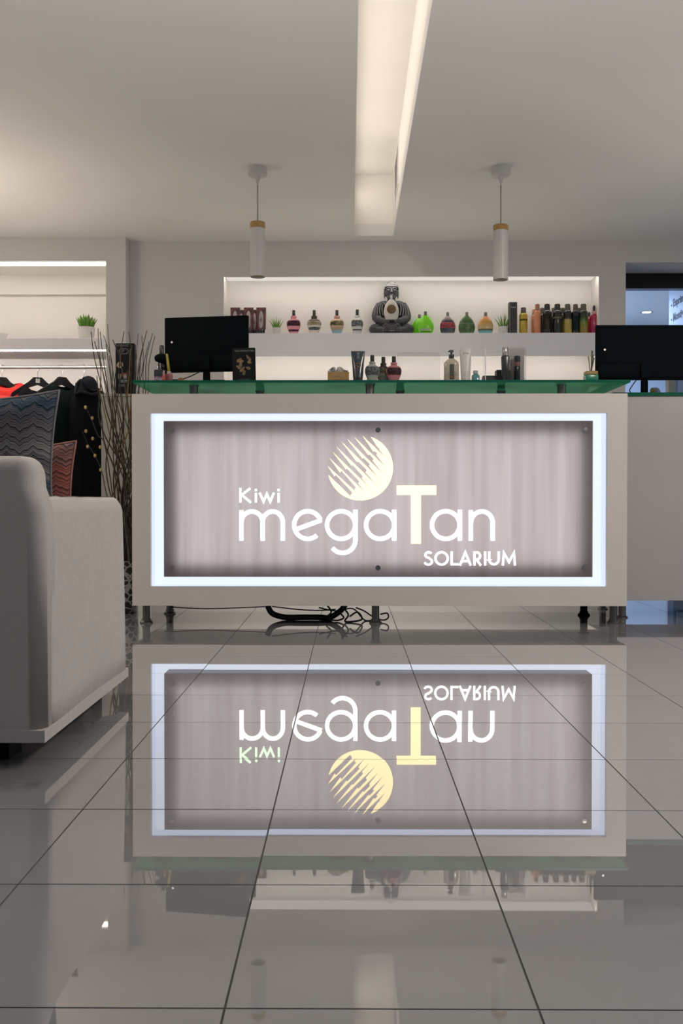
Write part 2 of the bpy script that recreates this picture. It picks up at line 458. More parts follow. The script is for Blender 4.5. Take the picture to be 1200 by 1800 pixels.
obj('niche_lining', bm, M['niche'], wb)
YS = YB + .012
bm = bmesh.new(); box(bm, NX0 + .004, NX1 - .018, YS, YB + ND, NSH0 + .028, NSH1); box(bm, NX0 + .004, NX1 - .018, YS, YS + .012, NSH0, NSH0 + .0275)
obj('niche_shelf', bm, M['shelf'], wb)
obj('light_strip', bbox(NX0 + .01, NX1 - .01, YB + .014, YB + .034, NZ1 + .016, NZ1 + .0255), M['led_w'], wb)
obj('light_strip', bbox(NX0 + .02, NX1 - .03, YS + .014, YS + .034, NSH0 + .018, NSH0 + .0275), emit('led_under_shelf', (1, .92, .84), 9), wb)
obj('niche_ceiling_glow', bbox(NX0 + .006, NX1 - .006, YB + .040, YB + ND - .001, NZ1 + .018, NZ1 + .0255), emit('niche_ceiling_emission', (1, .93, .86), .60), wb)  # added glowing surface so the niche ceiling looks lit

# projecting wall with the wardrobe niche (left)
LX1 = PX(188, YL)
LZ1, LS1, LS0, LZ0 = PZ(457.5, YL), PZ(593.5, YL), PZ(614.5, YL), .05
LD = .42
bm = bmesh.new()
box(bm, LX1, XPIER, YL, YL + LD + .12, 0, CEIL)
box(bm, XW0, LX1, YL, YL + LD + .12, LZ1, CEIL)
box(bm, XW0, LX1, YL, YL + LD + .12, 0, LZ0)
wl = struct('wall_back_left', bm, M['wall'])
obj('niche_back', bbox(XW0, LX1, YL + LD, YL + LD + .11, LZ0, LZ1), M['niche'], wl)
bm = bmesh.new(); box(bm, LX1 - .004, LX1 - .0005, YL + .001, YL + LD, LZ0, LZ1); box(bm, XW0, LX1 - .004, YL + .10, YL + LD, LZ1 - .004, LZ1)
obj('niche_lining', bm, M['niche'], wl)
obj('niche_shade_board', bbox(XW0, LX1 - .004, YL + LD - .03, YL + LD - .001, PZ(518, YL + LD), LZ1 - .004), M['niche'], wl)  # board added to give the niche back its hard shade edge
obj('niche_shelf', bbox(XW0, LX1 - .004, YL + .002, YL + LD, LS0, LS1, .002, 1), M['shelf'], wl)
obj('light_strip', bbox(XW0, LX1 - .006, YL + .045, YL + .095, LZ1 - .010, LZ1 - .0005), M['led_shelf'], wl)
obj('light_strip', bbox(XW0, LX1 - .006, YL + .004, YL + .016, LS0 - .006, LS0 - .0005), emit('led_rail', (1, .91, .84), 65), wl)

# opening on the right and the room behind it
LZT = PZ(462, YB)
YO = 7.03
bm = bmesh.new()
box(bm, XR, XW1, YB, YO + .1, LZT, CEIL)
struct('wall_back_right', bm, M['wall'])
PZB = PZ(509.5, YO)
tr = struct('trim_1', bbox(XR - .005, XW1, YO - .03, YO + .05, PZB, LZT - .001), M['blackg'])
M['bluew'] = mat('back_room_paint', (.60, .66, .76), .6, var=.02, scale=3)
bm = bmesh.new(); box(bm, XR - .3, XW1, 10.5, 10.6, 0, CEIL); struct('wall_rear', bm, M['bluew'])
XQ = PX(1174, 8.0)
struct('wall_rear_left', bbox(XR - .10, XR - .004, YB + T, 10.5, 0, CEIL), M['bluew'])
pw = struct('wall_rear_right', bbox(XQ, XQ + .1, 7.1, 8.0, 0, CEIL - .001), M['bluew'])
M['ink'] = mat('navy_lettering', (.02, .03, .08), .6, spec=.1)
# lettering on the partition, read along its length
text_mesh('lettering', '- Exprime', .085, M['ink'], pw, (XQ - .001, 7.95, PZ(537, 7.95)), (PI / 2, 0, -PI / 2), align='LEFT', off=.003)
text_mesh('lettering', '- Montignac', .085, M['ink'], pw, (XQ - .001, 7.95, PZ(562, 7.95)), (PI / 2, 0, -PI / 2), align='LEFT', off=.003)
t = thing('downlight', 'small round recessed ceiling lamp glowing in the back room at right', 'lamp', W(1136, 550, 9.22))
t.location.z = CEIL
obj('trim_ring', LA([(.058, -.004), (.058, 0), (.044, 0), (.044, -.004)], 24, cap=False), M['lampw'], t, True)
obj('lamp_disc', LA([(.04, -.003), (.04, -.0005)], 24), emit('downlight_glow', (.8, .9, 1), 12), t)
area('back_room_lamp', (2.2, 8.9, CEIL - .03), (0, 0, 0), .5, .5, 42, (.55, .72, 1))

# side and rear walls of the shop
struct('wall_left', bbox(XW0 - .1, XW0, YF, 7.2, 0, CEIL), M['wall'])
struct('wall_right', bbox(XW1, XW1 + .1, YF, 10.6, 0, CEIL), M['wall'])
struct('wall_front', bbox(XW0, XW1, YF - .1, YF, 0, CEIL), mat('dark_front_wall', (.07, .09, .14), .3, var=.1))  # unseen wall, coloured dark to cut bounce light on the sofa back

# ---------------------------------------------------------------- reception counter
YC = 5.05
CX0, CX1 = PX(232, YC), PX(1102, YC)
CZ0, CZ1 = PZ(1065, YC), PZ(692, YC)
CD = .62
ctr = thing('reception_counter', 'long white reception counter with a glowing framed sign on its front', 'counter', ((CX0 + CX1) / 2, YC, 0))
cx, cy = ctr.location.x, YC
OX0, OX1, OZ0, OZ1 = PX(264, YC) - cx, PX(1067, YC) - cx, PZ(1031, YC), PZ(726, YC)
hx = (CX1 - CX0) / 2
bm = bmesh.new()
box(bm, -hx, OX0, 0, .03, CZ0, CZ1); box(bm, OX1, hx, 0, .03, CZ0, CZ1)
box(bm, OX0, OX1, 0, .03, OZ1, CZ1); box(bm, OX0, OX1, 0, .03, CZ0, OZ0)
obj('front_board', bm, M['white'], ctr)
for a in (-hx, hx - .025): obj('side_board', bbox(a, a + .025, .0305, CD, CZ0, CZ1 - .025), M['white'], ctr)
obj('counter_top', bbox(-hx, hx, .0305, CD, CZ1 - .0245, CZ1), M['white'], ctr)
obj('counter_bottom', bbox(-hx + .026, hx - .026, .0305, CD, CZ0, CZ0 + .025), M['white'], ctr)
RD = .125
bm = bmesh.new()
box(bm, OX0 - .004, OX0, .0305, RD, OZ0, OZ1); box(bm, OX1, OX1 + .004, .0305, RD, OZ0, OZ1)
box(bm, OX0, OX1, .0305, RD, OZ1, OZ1 + .004); box(bm, OX0, OX1, .0305, RD, OZ0 - .004, OZ0)
M['acryl'] = emit('lit_acrylic', (.62, .70, .91), .95)
obj('light_frame', bm, M['acryl'], ctr)

# sign panel
QX0, QX1, QZ0, QZ1 = PX(288, YC) - cx, PX(1041, YC) - cx, PZ(1014, YC), PZ(740, YC)
pc = ((QX0 + QX1) / 2, (QZ0 + QZ1) / 2)
bm = bmesh.new(); v, fs = box(bm, QX0, QX1, -.004, 0, QZ0, QZ1)
bmesh.ops.delete(bm, geom=[fs[4]], context='FACES_ONLY')       # one skin, so light passes it once
sp = obj('sign_panel', bm, M['panel'], ctr)
bm = bmesh.new()
for q in ((OX0, QX0, OZ0, OZ1), (QX1, OX1, OZ0, OZ1), (QX0, QX1, OZ0, QZ0), (QX0, QX1, QZ1, OZ1)): box(bm, q[0], q[1], RD, RD + .01, q[2], q[3])
obj('light_back', bm, M['ring'], ctr)
bm = bmesh.new(); box(bm, QX0, QX1, RD - .02, RD - .01, QZ0, QZ1)
box(bm, QX0, QX0 + .006, .0005, RD, QZ0, QZ1); box(bm, QX1 - .006, QX1, .0005, RD, QZ0, QZ1)
box(bm, QX0 + .006, QX1 - .006, .0005, RD, QZ1 - .006, QZ1); box(bm, QX0 + .006, QX1 - .006, .0005, RD, QZ0, QZ0 + .006)
obj('light_box', bm, mat('light_box_grey', (.22, .21, .22), .6), ctr)
obj('light_sheet', bbox(QX0 + .062, QX1 - .062, .030, .034, QZ0 + .058, QZ1 - .062), M['back_led'], ctr)

def stroke(bm, pts, w, y0=-.0075, y1=-.0045, closed=False):
    """ribbon of width w through x,z points, mitred"""
    P = [Vector(p) for p in pts]; n = len(P); Lf, Rt = [], []
    for i in range(n):
        a = P[i - 1] if (i > 0 or closed) else None
        b = P[(i + 1) % n] if (i < n - 1 or closed) else None
        d1 = (P[i] - a).normalized() if a is not None else None
        d2 = (b - P[i]).normalized() if b is not None else None
        if d1 is None: d1 = d2
        if d2 is None: d2 = d1
        t = (d1 + d2).normalized() if (d1 + d2).length > 1e-6 else d1
        nn = Vector((-t.y, t.x)); c = max(.35, nn.dot(Vector((-d1.y, d1.x))))
        Lf.append(P[i] + nn * w / 2 / c); Rt.append(P[i] - nn * w / 2 / c)
    V = [[bm.verts.new((q.x, y, q.y)) for q in side] for side in (Lf, Rt) for y in (y0, y1)]
    L0, L1, R0, R1 = V
    rng = range(n if closed else n - 1)
    for i in rng:
        j = (i + 1) % n
        for A, B in ((L0, R0), (R0, R1), (R1, L1), (L1, L0)):
            bm.faces.new((A[i], A[j], B[j], B[i]))
    if not closed:
        bm.faces.new((L0[0], R0[0], R1[0], L1[0])); bm.faces.new((L0[-1], L1[-1], R1[-1], R0[-1]))
def zc(zx, zy):                    # sign drawing units (1/2.3077 pixel) to the panel
    p = W(400 + zx / 2.3077, 740 + zy / 2.3077, YC); return (p.x - cx, p.z)
UN = (zc(100, 100)[0] - zc(0, 100)[0]) / 100
def arc(c, rx, ry, a0, a1, n=20):
    return [zc(c[0] + rx * math.cos(math.radians(a0 + (a1 - a0) * i / n)), c[1] - ry * math.sin(math.radians(a0 + (a1 - a0) * i / n))) for i in range(n + 1)]
def letter(parts, w, m):
    bm = bmesh.new()
    for i, (pts, closed) in enumerate(parts):
        stroke(bm, pts, w * UN, -.0075 - .0002 * i, -.0045, closed)
    return obj('letter', bm, m, sp)
def ln(*p): return [zc(*q) for q in p]
wm = 17.5
letter([(ln((56, 362), (56, 485)), 0), (arc((99, 412), 43, 45, 180, 0) + ln((142, 485)), 0), (arc((183, 412), 41, 45, 180, 0) + ln((224, 485)), 0)], wm, M['let_w'])
letter([(arc((325, 422), 55, 56, 22, 312, 36), 0), (ln((274, 441), (381, 402)), 0)], wm, M['let_w'])
letter([(arc((460, 422), 57, 56, 0, 351, 40), 1), (ln((518, 360), (518, 482)) + arc((466, 482), 52, 53, 0, -142, 20)[1:], 0)], wm, M['let_w'])
letter([(arc((618, 422), 57, 56, 0, 351, 40), 1), (ln((675, 360), (675, 485)), 0)], wm, M['let_w'])
bm = bmesh.new(); stroke(bm, ln((685, 281), (845, 281)), 38 * UN); stroke(bm, ln((763, 299), (763, 498)), 40 * UN); obj('letter', bm, M['let_y'], sp)
letter([(arc((884, 422), 56, 56, 0, 351, 40), 1), (ln((941, 360), (941, 485)), 0)], wm, M['let_w'])
letter([(ln((985, 362), (985, 485)), 0), (arc((1030, 413), 44, 46, 180, 0) + ln((1074, 485)), 0)], wm, M['let_w'])
w2 = 8.8
letter([(ln((52, 272), (52, 331)), 0), (ln((92, 273), (58, 300), (95, 331)), 0)], w2, M['let_g'])
for x in (115, 207):
    letter([(ln((x, 292), (x, 331)), 0), (ln((x, 276), (x, 285)), 0)], w2, M['let_g'])
letter([(ln((130, 291), (146, 327), (159, 296), (173, 327), (188, 291)), 0)], w2, M['let_g'])
w3 = 8.8
letter([(arc((814, 543), 13, 11, 30, 240, 12) + ln((817, 556)) + arc((813, 570), 15, 12, 70, -165, 14)[1:], 0)], w3, M['let_w'])
letter([(arc((867, 557), 25, 25, 0, 350, 36), 1)], w3, M['let_w'])
letter([(ln((908, 529), (908, 581), (936, 581)), 0)], w3, M['let_w'])
letter([(ln((941, 586), (963, 533), (985, 586)), 0), (ln((950, 568), (976, 568)), 0)], w3, M['let_w'])
letter([(ln((1000, 586), (1000, 533)) + arc((1010, 547), 13, 14, 90, -90, 12) + ln((1000, 561)), 0), (ln((1008, 561), (1026, 586)), 0)], w3, M['let_w'])
letter([(ln((1043, 529), (1043, 586)), 0)], w3, M['let_w'])
letter([(ln((1060, 529), (1060, 562)) + arc((1079, 562), 19, 19, 180, 360, 14) + ln((1098, 529)), 0)], w3, M['let_w'])
letter([(ln((1115, 586), (1119, 534), (1140, 572), (1160, 534), (1164, 586)), 0)], w3, M['let_w'])
# emblem: a disc cut by nine stepped stripes
def z3(x, y):
    p = W(560 + x / 7.5, 750 + y / 7.5, YC); return (p.x - cx, p.z)
cc, rr = (548, 543), 430
st = [((128, 635), [(415, 915), (445, 868), (225, 636), (205, 655)]),
      ((120, 520), [(520, 890), (470, 828), (490, 800), (300, 580), (280, 607)]),
      ((145, 415), [(605, 860), (520, 745), (537, 722), (375, 553), (358, 562)]),
      ((185, 335), [(690, 825), (567, 682), (583, 655), (450, 508), (433, 514)]),
      ((232, 262), [(765, 775), (618, 602), (634, 572), (522, 458), (503, 466)]),
      ((305, 203), [(795, 685), (662, 517), (674, 494), (592, 412), (576, 420)]),
      ((372, 160), [(858, 635), (710, 447), (727, 428), (672, 368), (653, 376)]),
      ((470, 138), [(885, 540), (760, 372), (772, 350), (737, 322), (720, 330)]),
      ((578, 122), [(885, 415), (798, 302), (810, 272), (792, 286), (784, 281)])]
a_start = math.atan2(-(140 - cc[1]), 685 - cc[0]); a_end = math.atan2(-(635 - cc[1]), 128 - cc[0]) - 2 * PI
if a_end > a_start: a_end -= 2 * PI
a_end = a_end if a_end > a_start - 2 * PI else a_end + 2 * PI
poly = [z3(cc[0] + rr * math.cos(a_start + (a_end - a_start) * i / 60), cc[1] - rr * math.sin(a_start + (a_end - a_start) * i / 60)) for i in range(61)]
for A, pts in st:
    poly.append(z3(*A)); poly += [z3(*q) for q in pts]
bm = bmesh.new(); prism_xz(bm, poly, -.0075, -.0045); obj('emblem', bm, M['let_y'], sp)
for px_, py_ in ((302, 757), (664, 756), (1028, 756), (303, 997), (664, 998), (1026, 997)):
    p = W(px_, py_, YC)
    b = LA([(.0001, .011), (.012, .0105), (.0135, .007), (.0135, 0)], 16, cap=False)
    bmesh.ops.rotate(b, verts=b.verts[:], matrix=Matrix.Rotation(PI / 2, 3, 'X'))
    bmesh.ops.translate(b, verts=b.verts[:], vec=(p.x - cx, -.0042, p.z))
    dark_ = px_ == 664
    obj('screw', b, M['steel_d'] if dark_ else M['chrome'], sp, True)
# feet
def foot(x, y, m):
    b = bmesh.new()
    lathe(b, [(.034, 0), (.034, .006), (.024, .014), (.024, .022)], 20, x, y)
    lathe(b, [(.020, .022), (.020, CZ0 - .004), (.032, CZ0 - .004), (.032, CZ0)], 20, x, y)
    obj('foot', b, m, ctr, True)
foot(PX(256, 5.14) - cx, .10, M['steel_d'])
foot(PX(660, 5.14) - cx, .10, M['steel_d'])
foot(PX(1079, 5.14) - cx, .10, M['steel_d'])
foot(PX(1027, 5.5) - cx, .46, M['black'])
foot(-hx + .1, .52, M['steel_d'])
# glass top on standoffs
GZ0, GZ1 = PZ(673, YC), PZ(668.5, YC)
GD = .60
gt = thing('glass_top', 'green tinted glass shelf raised over the white counter on metal standoffs', 'glass shelf', (cx, YC - .012, 0))
gx0, gx1 = PX(234, YC) - cx, PX(1106, YC) - cx
bm = bmesh.new()
v, fs = box(bm, gx0, gx1, 0, GD, GZ0, GZ1)
for f in fs[2:]: f.material_index = 1
obj('glass_sheet', bm, [M['glass'], M['glass_edge']], gt)
for px_, dy in ((341, .12), (650, .07), (986, .10), (457, .38), (703, .40), (880, .40)):
    y = YC - .012 + dy
    obj('standoff', LA([(.022, CZ1), (.022, GZ0 - .008), (.026, GZ0 - .008), (.026, GZ0)], 20, cx=PX(px_, y) - cx, cy=dy), M['steel_d'], gt, True)

# second counter at right
Y2 = 5.34
X20 = CX1 + .004
Z2B, Z2T = PZ(1055, Y2), PZ(697, Y2)
c2 = thing('side_counter', 'plain white counter unit with dark glass top at the right edge', 'counter', (X20, Y2, 0))
obj('front_board', bbox(0, 1.2, 0, .03, Z2B, Z2T), mat('shaded_white_laminate', (.43, .42, .425), .4, var=.02, scale=4), c2)  # same white laminate, with its shade put into a darker colour
bm = bmesh.new(); box(bm, 0, .025, .0305, .55, Z2B, Z2T); box(bm, 1.175, 1.2, .0305, .55, Z2B, Z2T); box(bm, .0255, 1.1745, .0305, .55, Z2B, Z2B + .02)
obj('carcass', bm, M['white'], c2)
obj('dark_top', bbox(0, 1.2, -.01, .56, Z2T + .0005, PZ(690.5, Y2)), M['glass_edge'], c2)
Z2S = PZ(690.5, Y2)
for x, y in ((.07, .06), (.60, .06), (1.12, .06), (.07, .48), (1.12, .48)):
    b = bmesh.new(); lathe(b, [(.030, 0), (.030, .006), (.020, .012), (.020, Z2B)], 18, x, y); obj('foot', b, M['steel_d'], c2, True)

# cables under the counter
def cable(pxs, Y, r, label, w=.0):
    pts = []
    for q in pxs:
        y = Y if len(q) == 2 else q[2]
        p = W(q[0], q[1], y); p.z = max(p.z, r + .001); pts.append(p)
    o = obj('cable', TB(smoothpath(pts, 5), r, 7), M['rubber'], None, 'all')
    return o
CG = 'black cables under the counter'
o = cable([(470, 1064), (478, 1078), (500, 1090), (530, 1095), (560, 1094), (580, 1090), (600, 1072), (604, 1063)], 5.26, .016, ''); tag(o, 'thick black cable bundle sagging in a loop under the white counter', 'cable', CG)
o = cable([(478, 1066), (520, 1071), (560, 1073), (590, 1071)], 5.22, .0035, ''); tag(o, 'upper thin black cable stretched above the thick loop under the counter', 'cable', CG)
o = cable([(575, 1064), (582, 1076), (574, 1086), (590, 1092), (604, 1086), (598, 1076), (610, 1066)], 5.21, .005, ''); tag(o, 'tangled black cable just right of the thick loop under the counter', 'cable', CG)
o = cable([(600, 1066), (612, 1080), (606, 1092), (622, 1096), (636, 1088), (628, 1076), (614, 1084)], 5.17, .005, ''); tag(o, 'knotted black cable between the thick loop and the middle foot', 'cable', CG)
o = cable([(625, 1068), (640, 1074), (652, 1082), (672, 1090), (682, 1086), (680, 1078), (668, 1080)], 5.20, .004, ''); tag(o, 'black cable looping round the middle foot of the counter', 'cable', CG)
o = cable([(300, 1067), (360, 1070), (430, 1068), (470, 1066)], 5.3, .003, ''); tag(o, 'long thin black cable hanging under the left half of the counter', 'cable', CG)
o = cable([(560, 1068), (590, 1074), (620, 1070), (640, 1094), (656, 1096)], 5.24, .004, ''); tag(o, 'black cable slanting down to the foot of the middle leg', 'cable', CG)

# ---------------------------------------------------------------- pendant lamps
def pendant(px_, top, band, b0, bot, label):
    Y = 5.21
    x = PX(px_, Y, 300)
    t = thing('pendant_lamp', label, 'lamp', (x, Y, CEIL), 0, 'pair of pendant lamps over the counter')
    q = lambda py: PZ(py, Y, px_) - CEIL
    obj('canopy', LA([(.050, 0), (.051, q(316) * .5), (.049, q(309)), (.018, q(309) - .002), (.012, q(316)), (.006, q(322)), (.004, q(326))], 28), M['lampw'], t, True)
    obj('cord', TB([(0, 0, q(315)), (0, 0, q(band) + .001)], .0035, 8), M['cord'], t, 'all')
    obj('collar', LA([(.0395, q(b0)), (.0405, q(b0) + .004), (.0405, q(band) - .003), (.038, q(band)), (.006, q(band) + .003)], 28), M['brass'], t, True)
    r = .0395
    obj('shade', LA([(r, q(bot)), (r, q(b0) - .0005), (r - .003, q(b0) - .0005), (r - .003, q(bot) + .001)], 28, cap=False), M['lampw'], t, True)
    obj('lamp_ring', LA([(r - .0035, q(bot) + .012), (.026, q(bot) + .018), (.02, q(bot) + .03)], 24, cap=False), M['brass'], t, True)
    obj('bulb', LA([(.0001, q(bot) + .02), (.019, q(bot) + .022), (.019, q(bot) + .05)], 20, cap=False), M['chrome'], t, True)
pendant(452.5, 297, 391, 402, 487, 'white tubular pendant lamp with gold collar above the left of the counter')
pendant(880, 297, 396, 406, 492, 'white tubular pendant lamp with gold collar above the right of the counter')

# ---------------------------------------------------------------- bottles
def bodyb(bm, prof, sy): lathe(bm, prof, 24, sy=sy)
def flask(loc, h, w, body, cap, labelm, label, group, sy=.55, bands=None, rz=0, cat='bottle', capw=.0115, neckm=None):
    """round shouldered lotion flask: tapering foot, globe shoulder, thin neck, tall cap"""
    t = thing('lotion_bottle', label, cat, loc, rz, group)
    r = w / 2
    prof = [(r * .58, 0), (r * .62, h * .015), (r * .68, h * .12), (r * .84, h * .24), (r * .96, h * .34), (r, h * .43), (r * .96, h * .51), (r * .82, h * .58), (r * .58, h * .63), (r * .42, h * .65), (r * .38, h * .70)]
    obj('body', LA(prof, 24, sy=sy), body, t, True)
    obj('neck', LA([(r * .42, h * .70), (r * .42, h * .76)], 16, sy=.9), neckm or body, t, True)
    obj('cap', LA([(capw, h * .76), (capw * .98, h * .985), (capw * .8, h)], 16), cap, t, True)
    if labelm:
        for (a, b, mm) in labelm:
            pr = []
            n = 5
            for i in range(n + 1):
                z = h * (a + (b - a) * i / n)
                for (r0, z0), (r1, z1) in zip(prof, prof[1:]):
                    if z0 <= z <= z1:
                        pr.append((r0 + (r1 - r0) * (z - z0) / (z1 - z0) + .0009, z)); break
            front_band(t, pr, sy, mm)
    return t
def front_band(t, prof, sy, m, span=130, name='label'):
    bm = bmesh.new(); n = 14; rings = []
    for r, z in prof:
        rings.append([bm.verts.new((r * math.cos(a), r * math.sin(a) * sy, z)) for a in [math.radians(270 - span / 2 + span * i / n) for i in range(n + 1)]])
    for a, b in zip(rings, rings[1:]):
        for i in range(n): bm.faces.new((a[i], a[i + 1], b[i + 1], b[i]))
    inner = bmesh.ops.solidify(bm, geom=bm.faces[:], thickness=.0006)
    return obj(name, bm, m, t, 'all')
def egg(loc, h, w, body, cap, label, group, bands=(), sy=.45, rz=0, capw=.0105):
    """wide flat egg shaped lotion bottle"""
    t = thing('lotion_bottle', label, 'bottle', loc, rz, group)
    r = w / 2
    prof = [(r * .66, 0), (r * .76, h * .015), (r * .93, h * .14), (r, h * .28), (r * .985, h * .40), (r * .90, h * .52), (r * .77, h * .62), (r * .60, h * .71), (r * .44, h * .77), (r * .34, h * .80), (r * .30, h * .83)]
    obj('body', LA(prof, 28, sy=sy), body, t, True)
    obj('cap', LA([(capw, h * .83), (capw, h * .985), (capw * .85, h)], 16), cap, t, True)
    for (a, b, mm, span) in bands:
        pr = []
        for i in range(5):
            z = h * (a + (b - a) * i / 4)
            for (r0, z0), (r1, z1) in zip(prof, prof[1:]):
                if z0 <= z <= z1:
                    pr.append((r0 + (r1 - r0) * (z - z0) / (z1 - z0) + .0009, z)); break
        front_band(t, pr, sy, mm, span)
    return t
def can(loc, h, w, body, cap, label, group, lab=None, capn='cap'):
    t = thing('spray_can', label, 'bottle', loc, 0, group)
    r = w / 2
    obj('body', LA([(r * .94, 0), (r, .004), (r, h * .70), (r * .92, h * .745), (r * .72, h * .78)], 22), body, t, True)
    obj('cap', LA([(r * .62, h * .78), (r * .66, h * .80), (r * .62, h * .985), (r * .5, h)], 18), cap, t, True)
    if lab:
        front_band(t, [(r + .0008, h * lab[0]), (r + .0008, h * lab[1])], 1, lab[2], 140)
    return t
YSB = 6.76
def SL(px_, Y=YSB): return (PX(px_, Y, 585), Y, NSH1)
def pxm(n, Y=YSB): return n * Y / F
def mc(name, c, rough=.25, coat=.3, var=.08): return mat(name, c, rough, coat=coat, var=var)
capk = mc('bottle_cap_black', (.02, .02, .02))
capb = mc('bottle_cap_bronze', (.10, .08, .065), .35)
inkd = mat('print_dark_plum', (.10, .03, .05), .5, var=.9, scale=90)
inkgrey = mat('print_grey_floral', (.25, .25, .25), .5, var=.9, scale=110)
GS = 'lotion bottles on the niche shelf'
flask(SL(516), pxm(43), pxm(25), mc('pink_lotion', (.78, .30, .36)), capk, [(.34, .60, inkd), (.12, .20, inkd)], 'pink round-shouldered lotion bottle with plum print on the niche shelf', GS)
goldp = ramp_mat('gold_white_print', [(0, (.75, .70, .66)), (.35, (.62, .58, .50)), (.5, (.70, .66, .55)), (.62, (.10, .06, .02)), (1, (.08, .05, .02))], lo=0, hi=pxm(43) * .72, noise=.004, nscale=90)
flask(SL(552), pxm(43), pxm(25), goldp, capk, [(.38, .54, mat('print_gold', (.50, .44, .30), .4, var=.6, scale=100)), (.18, .30, inkgrey)], 'dark brown and gold lotion bottle with white foot on the niche shelf', GS)
peach = ramp_mat('peach_teal_print', [(0, (.20, .42, .52)), (.22, (.25, .45, .52)), (.30, (.40, .30, .20)), (.5, (.55, .40, .25)), (1, (.60, .36, .28))], lo=0, hi=pxm(43) * .72, noise=.004, nscale=70)
flask(SL(592), pxm(43), pxm(25), peach, capk, [(.36, .56, mat('print_green_copper', (.30, .26, .12), .5, var=.9, scale=60))], 'peach lotion bottle with green print and teal foot on the niche shelf', GS)
flask(SL(627.5), pxm(44), pxm(22), mc('pearl_white_lotion', (.66, .64, .62)), capk, [(.32, .58, inkgrey), (.16, .20, inkd)], 'pearl white lotion bottle with grey floral print on the niche shelf', GS)
capg = mc('bottle_cap_grey', (.13, .12, .11), .35)
lime = mc('lime_lotion', (.20, .75, .01))
bw = mat('print_white_bar', (.65, .65, .62), .4, var=.1)
egg((PX(737, 6.82, 585), 6.82, NSH1), pxm(38), pxm(28), lime, capg, 'lime green egg-shaped lotion bottle, the one standing behind', GS)
egg(SL(747.5, 6.74), pxm(39.5), pxm(29), mc('lime_lotion_front', (.17, .62, .01)), capg, 'lime green egg-shaped lotion bottle with white label bar, in front', GS, [(.14, .22, bw, 90), (.07, .10, mat('print_dark_green', (.02, .06, .01), .4), 90)])
blk = ramp_mat('black_teal_print', [(0, (.06, .10, .11)), (.3, (.05, .06, .07)), (.75, (.03, .03, .035)), (.92, (.35, .28, .28)), (1, (.5, .42, .42))], lo=0, hi=pxm(39) * .82, noise=.006, nscale=60)
egg(SL(786.5), pxm(39), pxm(27), blk, capg, 'black egg-shaped lotion bottle with a pink red band on the niche shelf', GS, [(.28, .54, mat('print_pink_red', (.50, .09, .13), .5, var=.7, scale=80), 170)])
egg(SL(820), pxm(39), pxm(29), mat('dark_green_print', (.055, .12, .035), .3, var=.6, scale=50), capg, 'dark green egg-shaped lotion bottle on the niche shelf', GS, [(.46, .50, mat('print_pale_green', (.20, .26, .18), .5), 150)])
sun = ramp_mat('sunset_print', [(0, (.10, .35, .40)), (.20, (.16, .40, .44)), (.26, (.05, .05, .03)), (.34, (.55, .42, .20)), (.7, (.50, .27, .06)), (.9, (.72, .34, .15)), (1, (.75, .40, .25))], lo=0, hi=pxm(39) * .82, noise=.005, nscale=60)
egg(SL(853), pxm(39), pxm(27), sun, capg, 'orange lotion bottle with sunset print and teal foot on the niche shelf', GS)
# black cartons and cans at the right of the niche shelf
t = thing('carton', 'tall black carton standing on the niche shelf beside the right succulent', 'box', SL(900.5))
obj('box_body', bbox(-pxm(7), pxm(7), -.025, .025, 0, pxm(55.5), .0012, 1), mat('black_card', (.025, .028, .028), .5, var=.2), t)
text_mesh('lettering', 'TAN', .018, mat('silver_print', (.35, .35, .34), .4), t, (0, -.0255, pxm(46)))
obj('edge_stripe', bbox(-pxm(6.2), -pxm(5.2), -.0258, -.0252, .008, pxm(54)), mat('silver_stripe', (.20, .20, .20), .4), t)
GC = 'spray cans at the right of the niche shelf'
gold = mc('can_gold', (.50, .36, .04), .3)
can(SL(919.5), pxm(47), pxm(14.5), gold, capb, 'yellow gold can with a brown cap standing apart on the niche shelf', GC, (.50, .56, mat('print_brown', (.2, .12, .02), .5)))
peachc = mc('can_peach', (.68, .28, .13), .3)
can(SL(938, 6.80), pxm(46), pxm(10), peachc, mc('cap_peach', (.45, .20, .10)), 'slim peach spray can, the left and rear one of two', GC)
can(SL(944, 6.74), pxm(52), pxm(12), mc('can_peach_front', (.60, .23, .11), .3), mc('cap_copper', (.35, .15, .08)), 'taller peach spray can with copper cap, in front of the slim one', GC)
dk = mc('can_black', (.012, .014, .016), .25)
oliv = ramp_mat('can_olive_print', [(0, (.03, .04, .02)), (.5, (.05, .06, .02)), (1, (.02, .02, .015))], lo=0, hi=.16)
gcan = ramp_mat('can_black_gold', [(0, (.48, .36, .07)), (.60, (.40, .31, .08)), (.64, (.012, .012, .012)), (1, (.012, .012, .012))], lo=0, hi=pxm(52) * .78, const=False)
grn = ramp_mat('can_green_yellow', [(0, (.28, .17, .02)), (.25, (.26, .20, .03)), (.5, (.10, .20, .02)), (.68, (.02, .05, .015)), (1, (.015, .02, .015))], lo=0, hi=pxm(52) * .78)
for px_, b, lab in ((952.5, dk, 'first from the left'), (973, oliv, 'second from the left'), (988, grn, 'third from the left, green sided'), (1018, dk, 'fourth from the left')):
    can(SL(px_, 6.83), pxm(49, 6.83), pxm(13), b, capb, 'dark can in the rear row behind the black cans, ' + lab, GC)
brz = mc('can_bronze', (.06, .045, .03), .3)
can(SL(961, 6.74), pxm(52), pxm(15.5), dk, capk, 'black can with bronze label, leftmost of the front black cans', GC, (.14, .66, brz))
can(SL(979, 6.74), pxm(52), pxm(16), dk, capk, 'all black can with a small pale mark, left of the gold banded can', GC, (.50, .56, mat('print_cream', (.35, .33, .22), .5)))
can(SL(997, 6.74), pxm(52), pxm(15), gcan, capb, 'black can with a wide gold lower half among the black cans', GC)
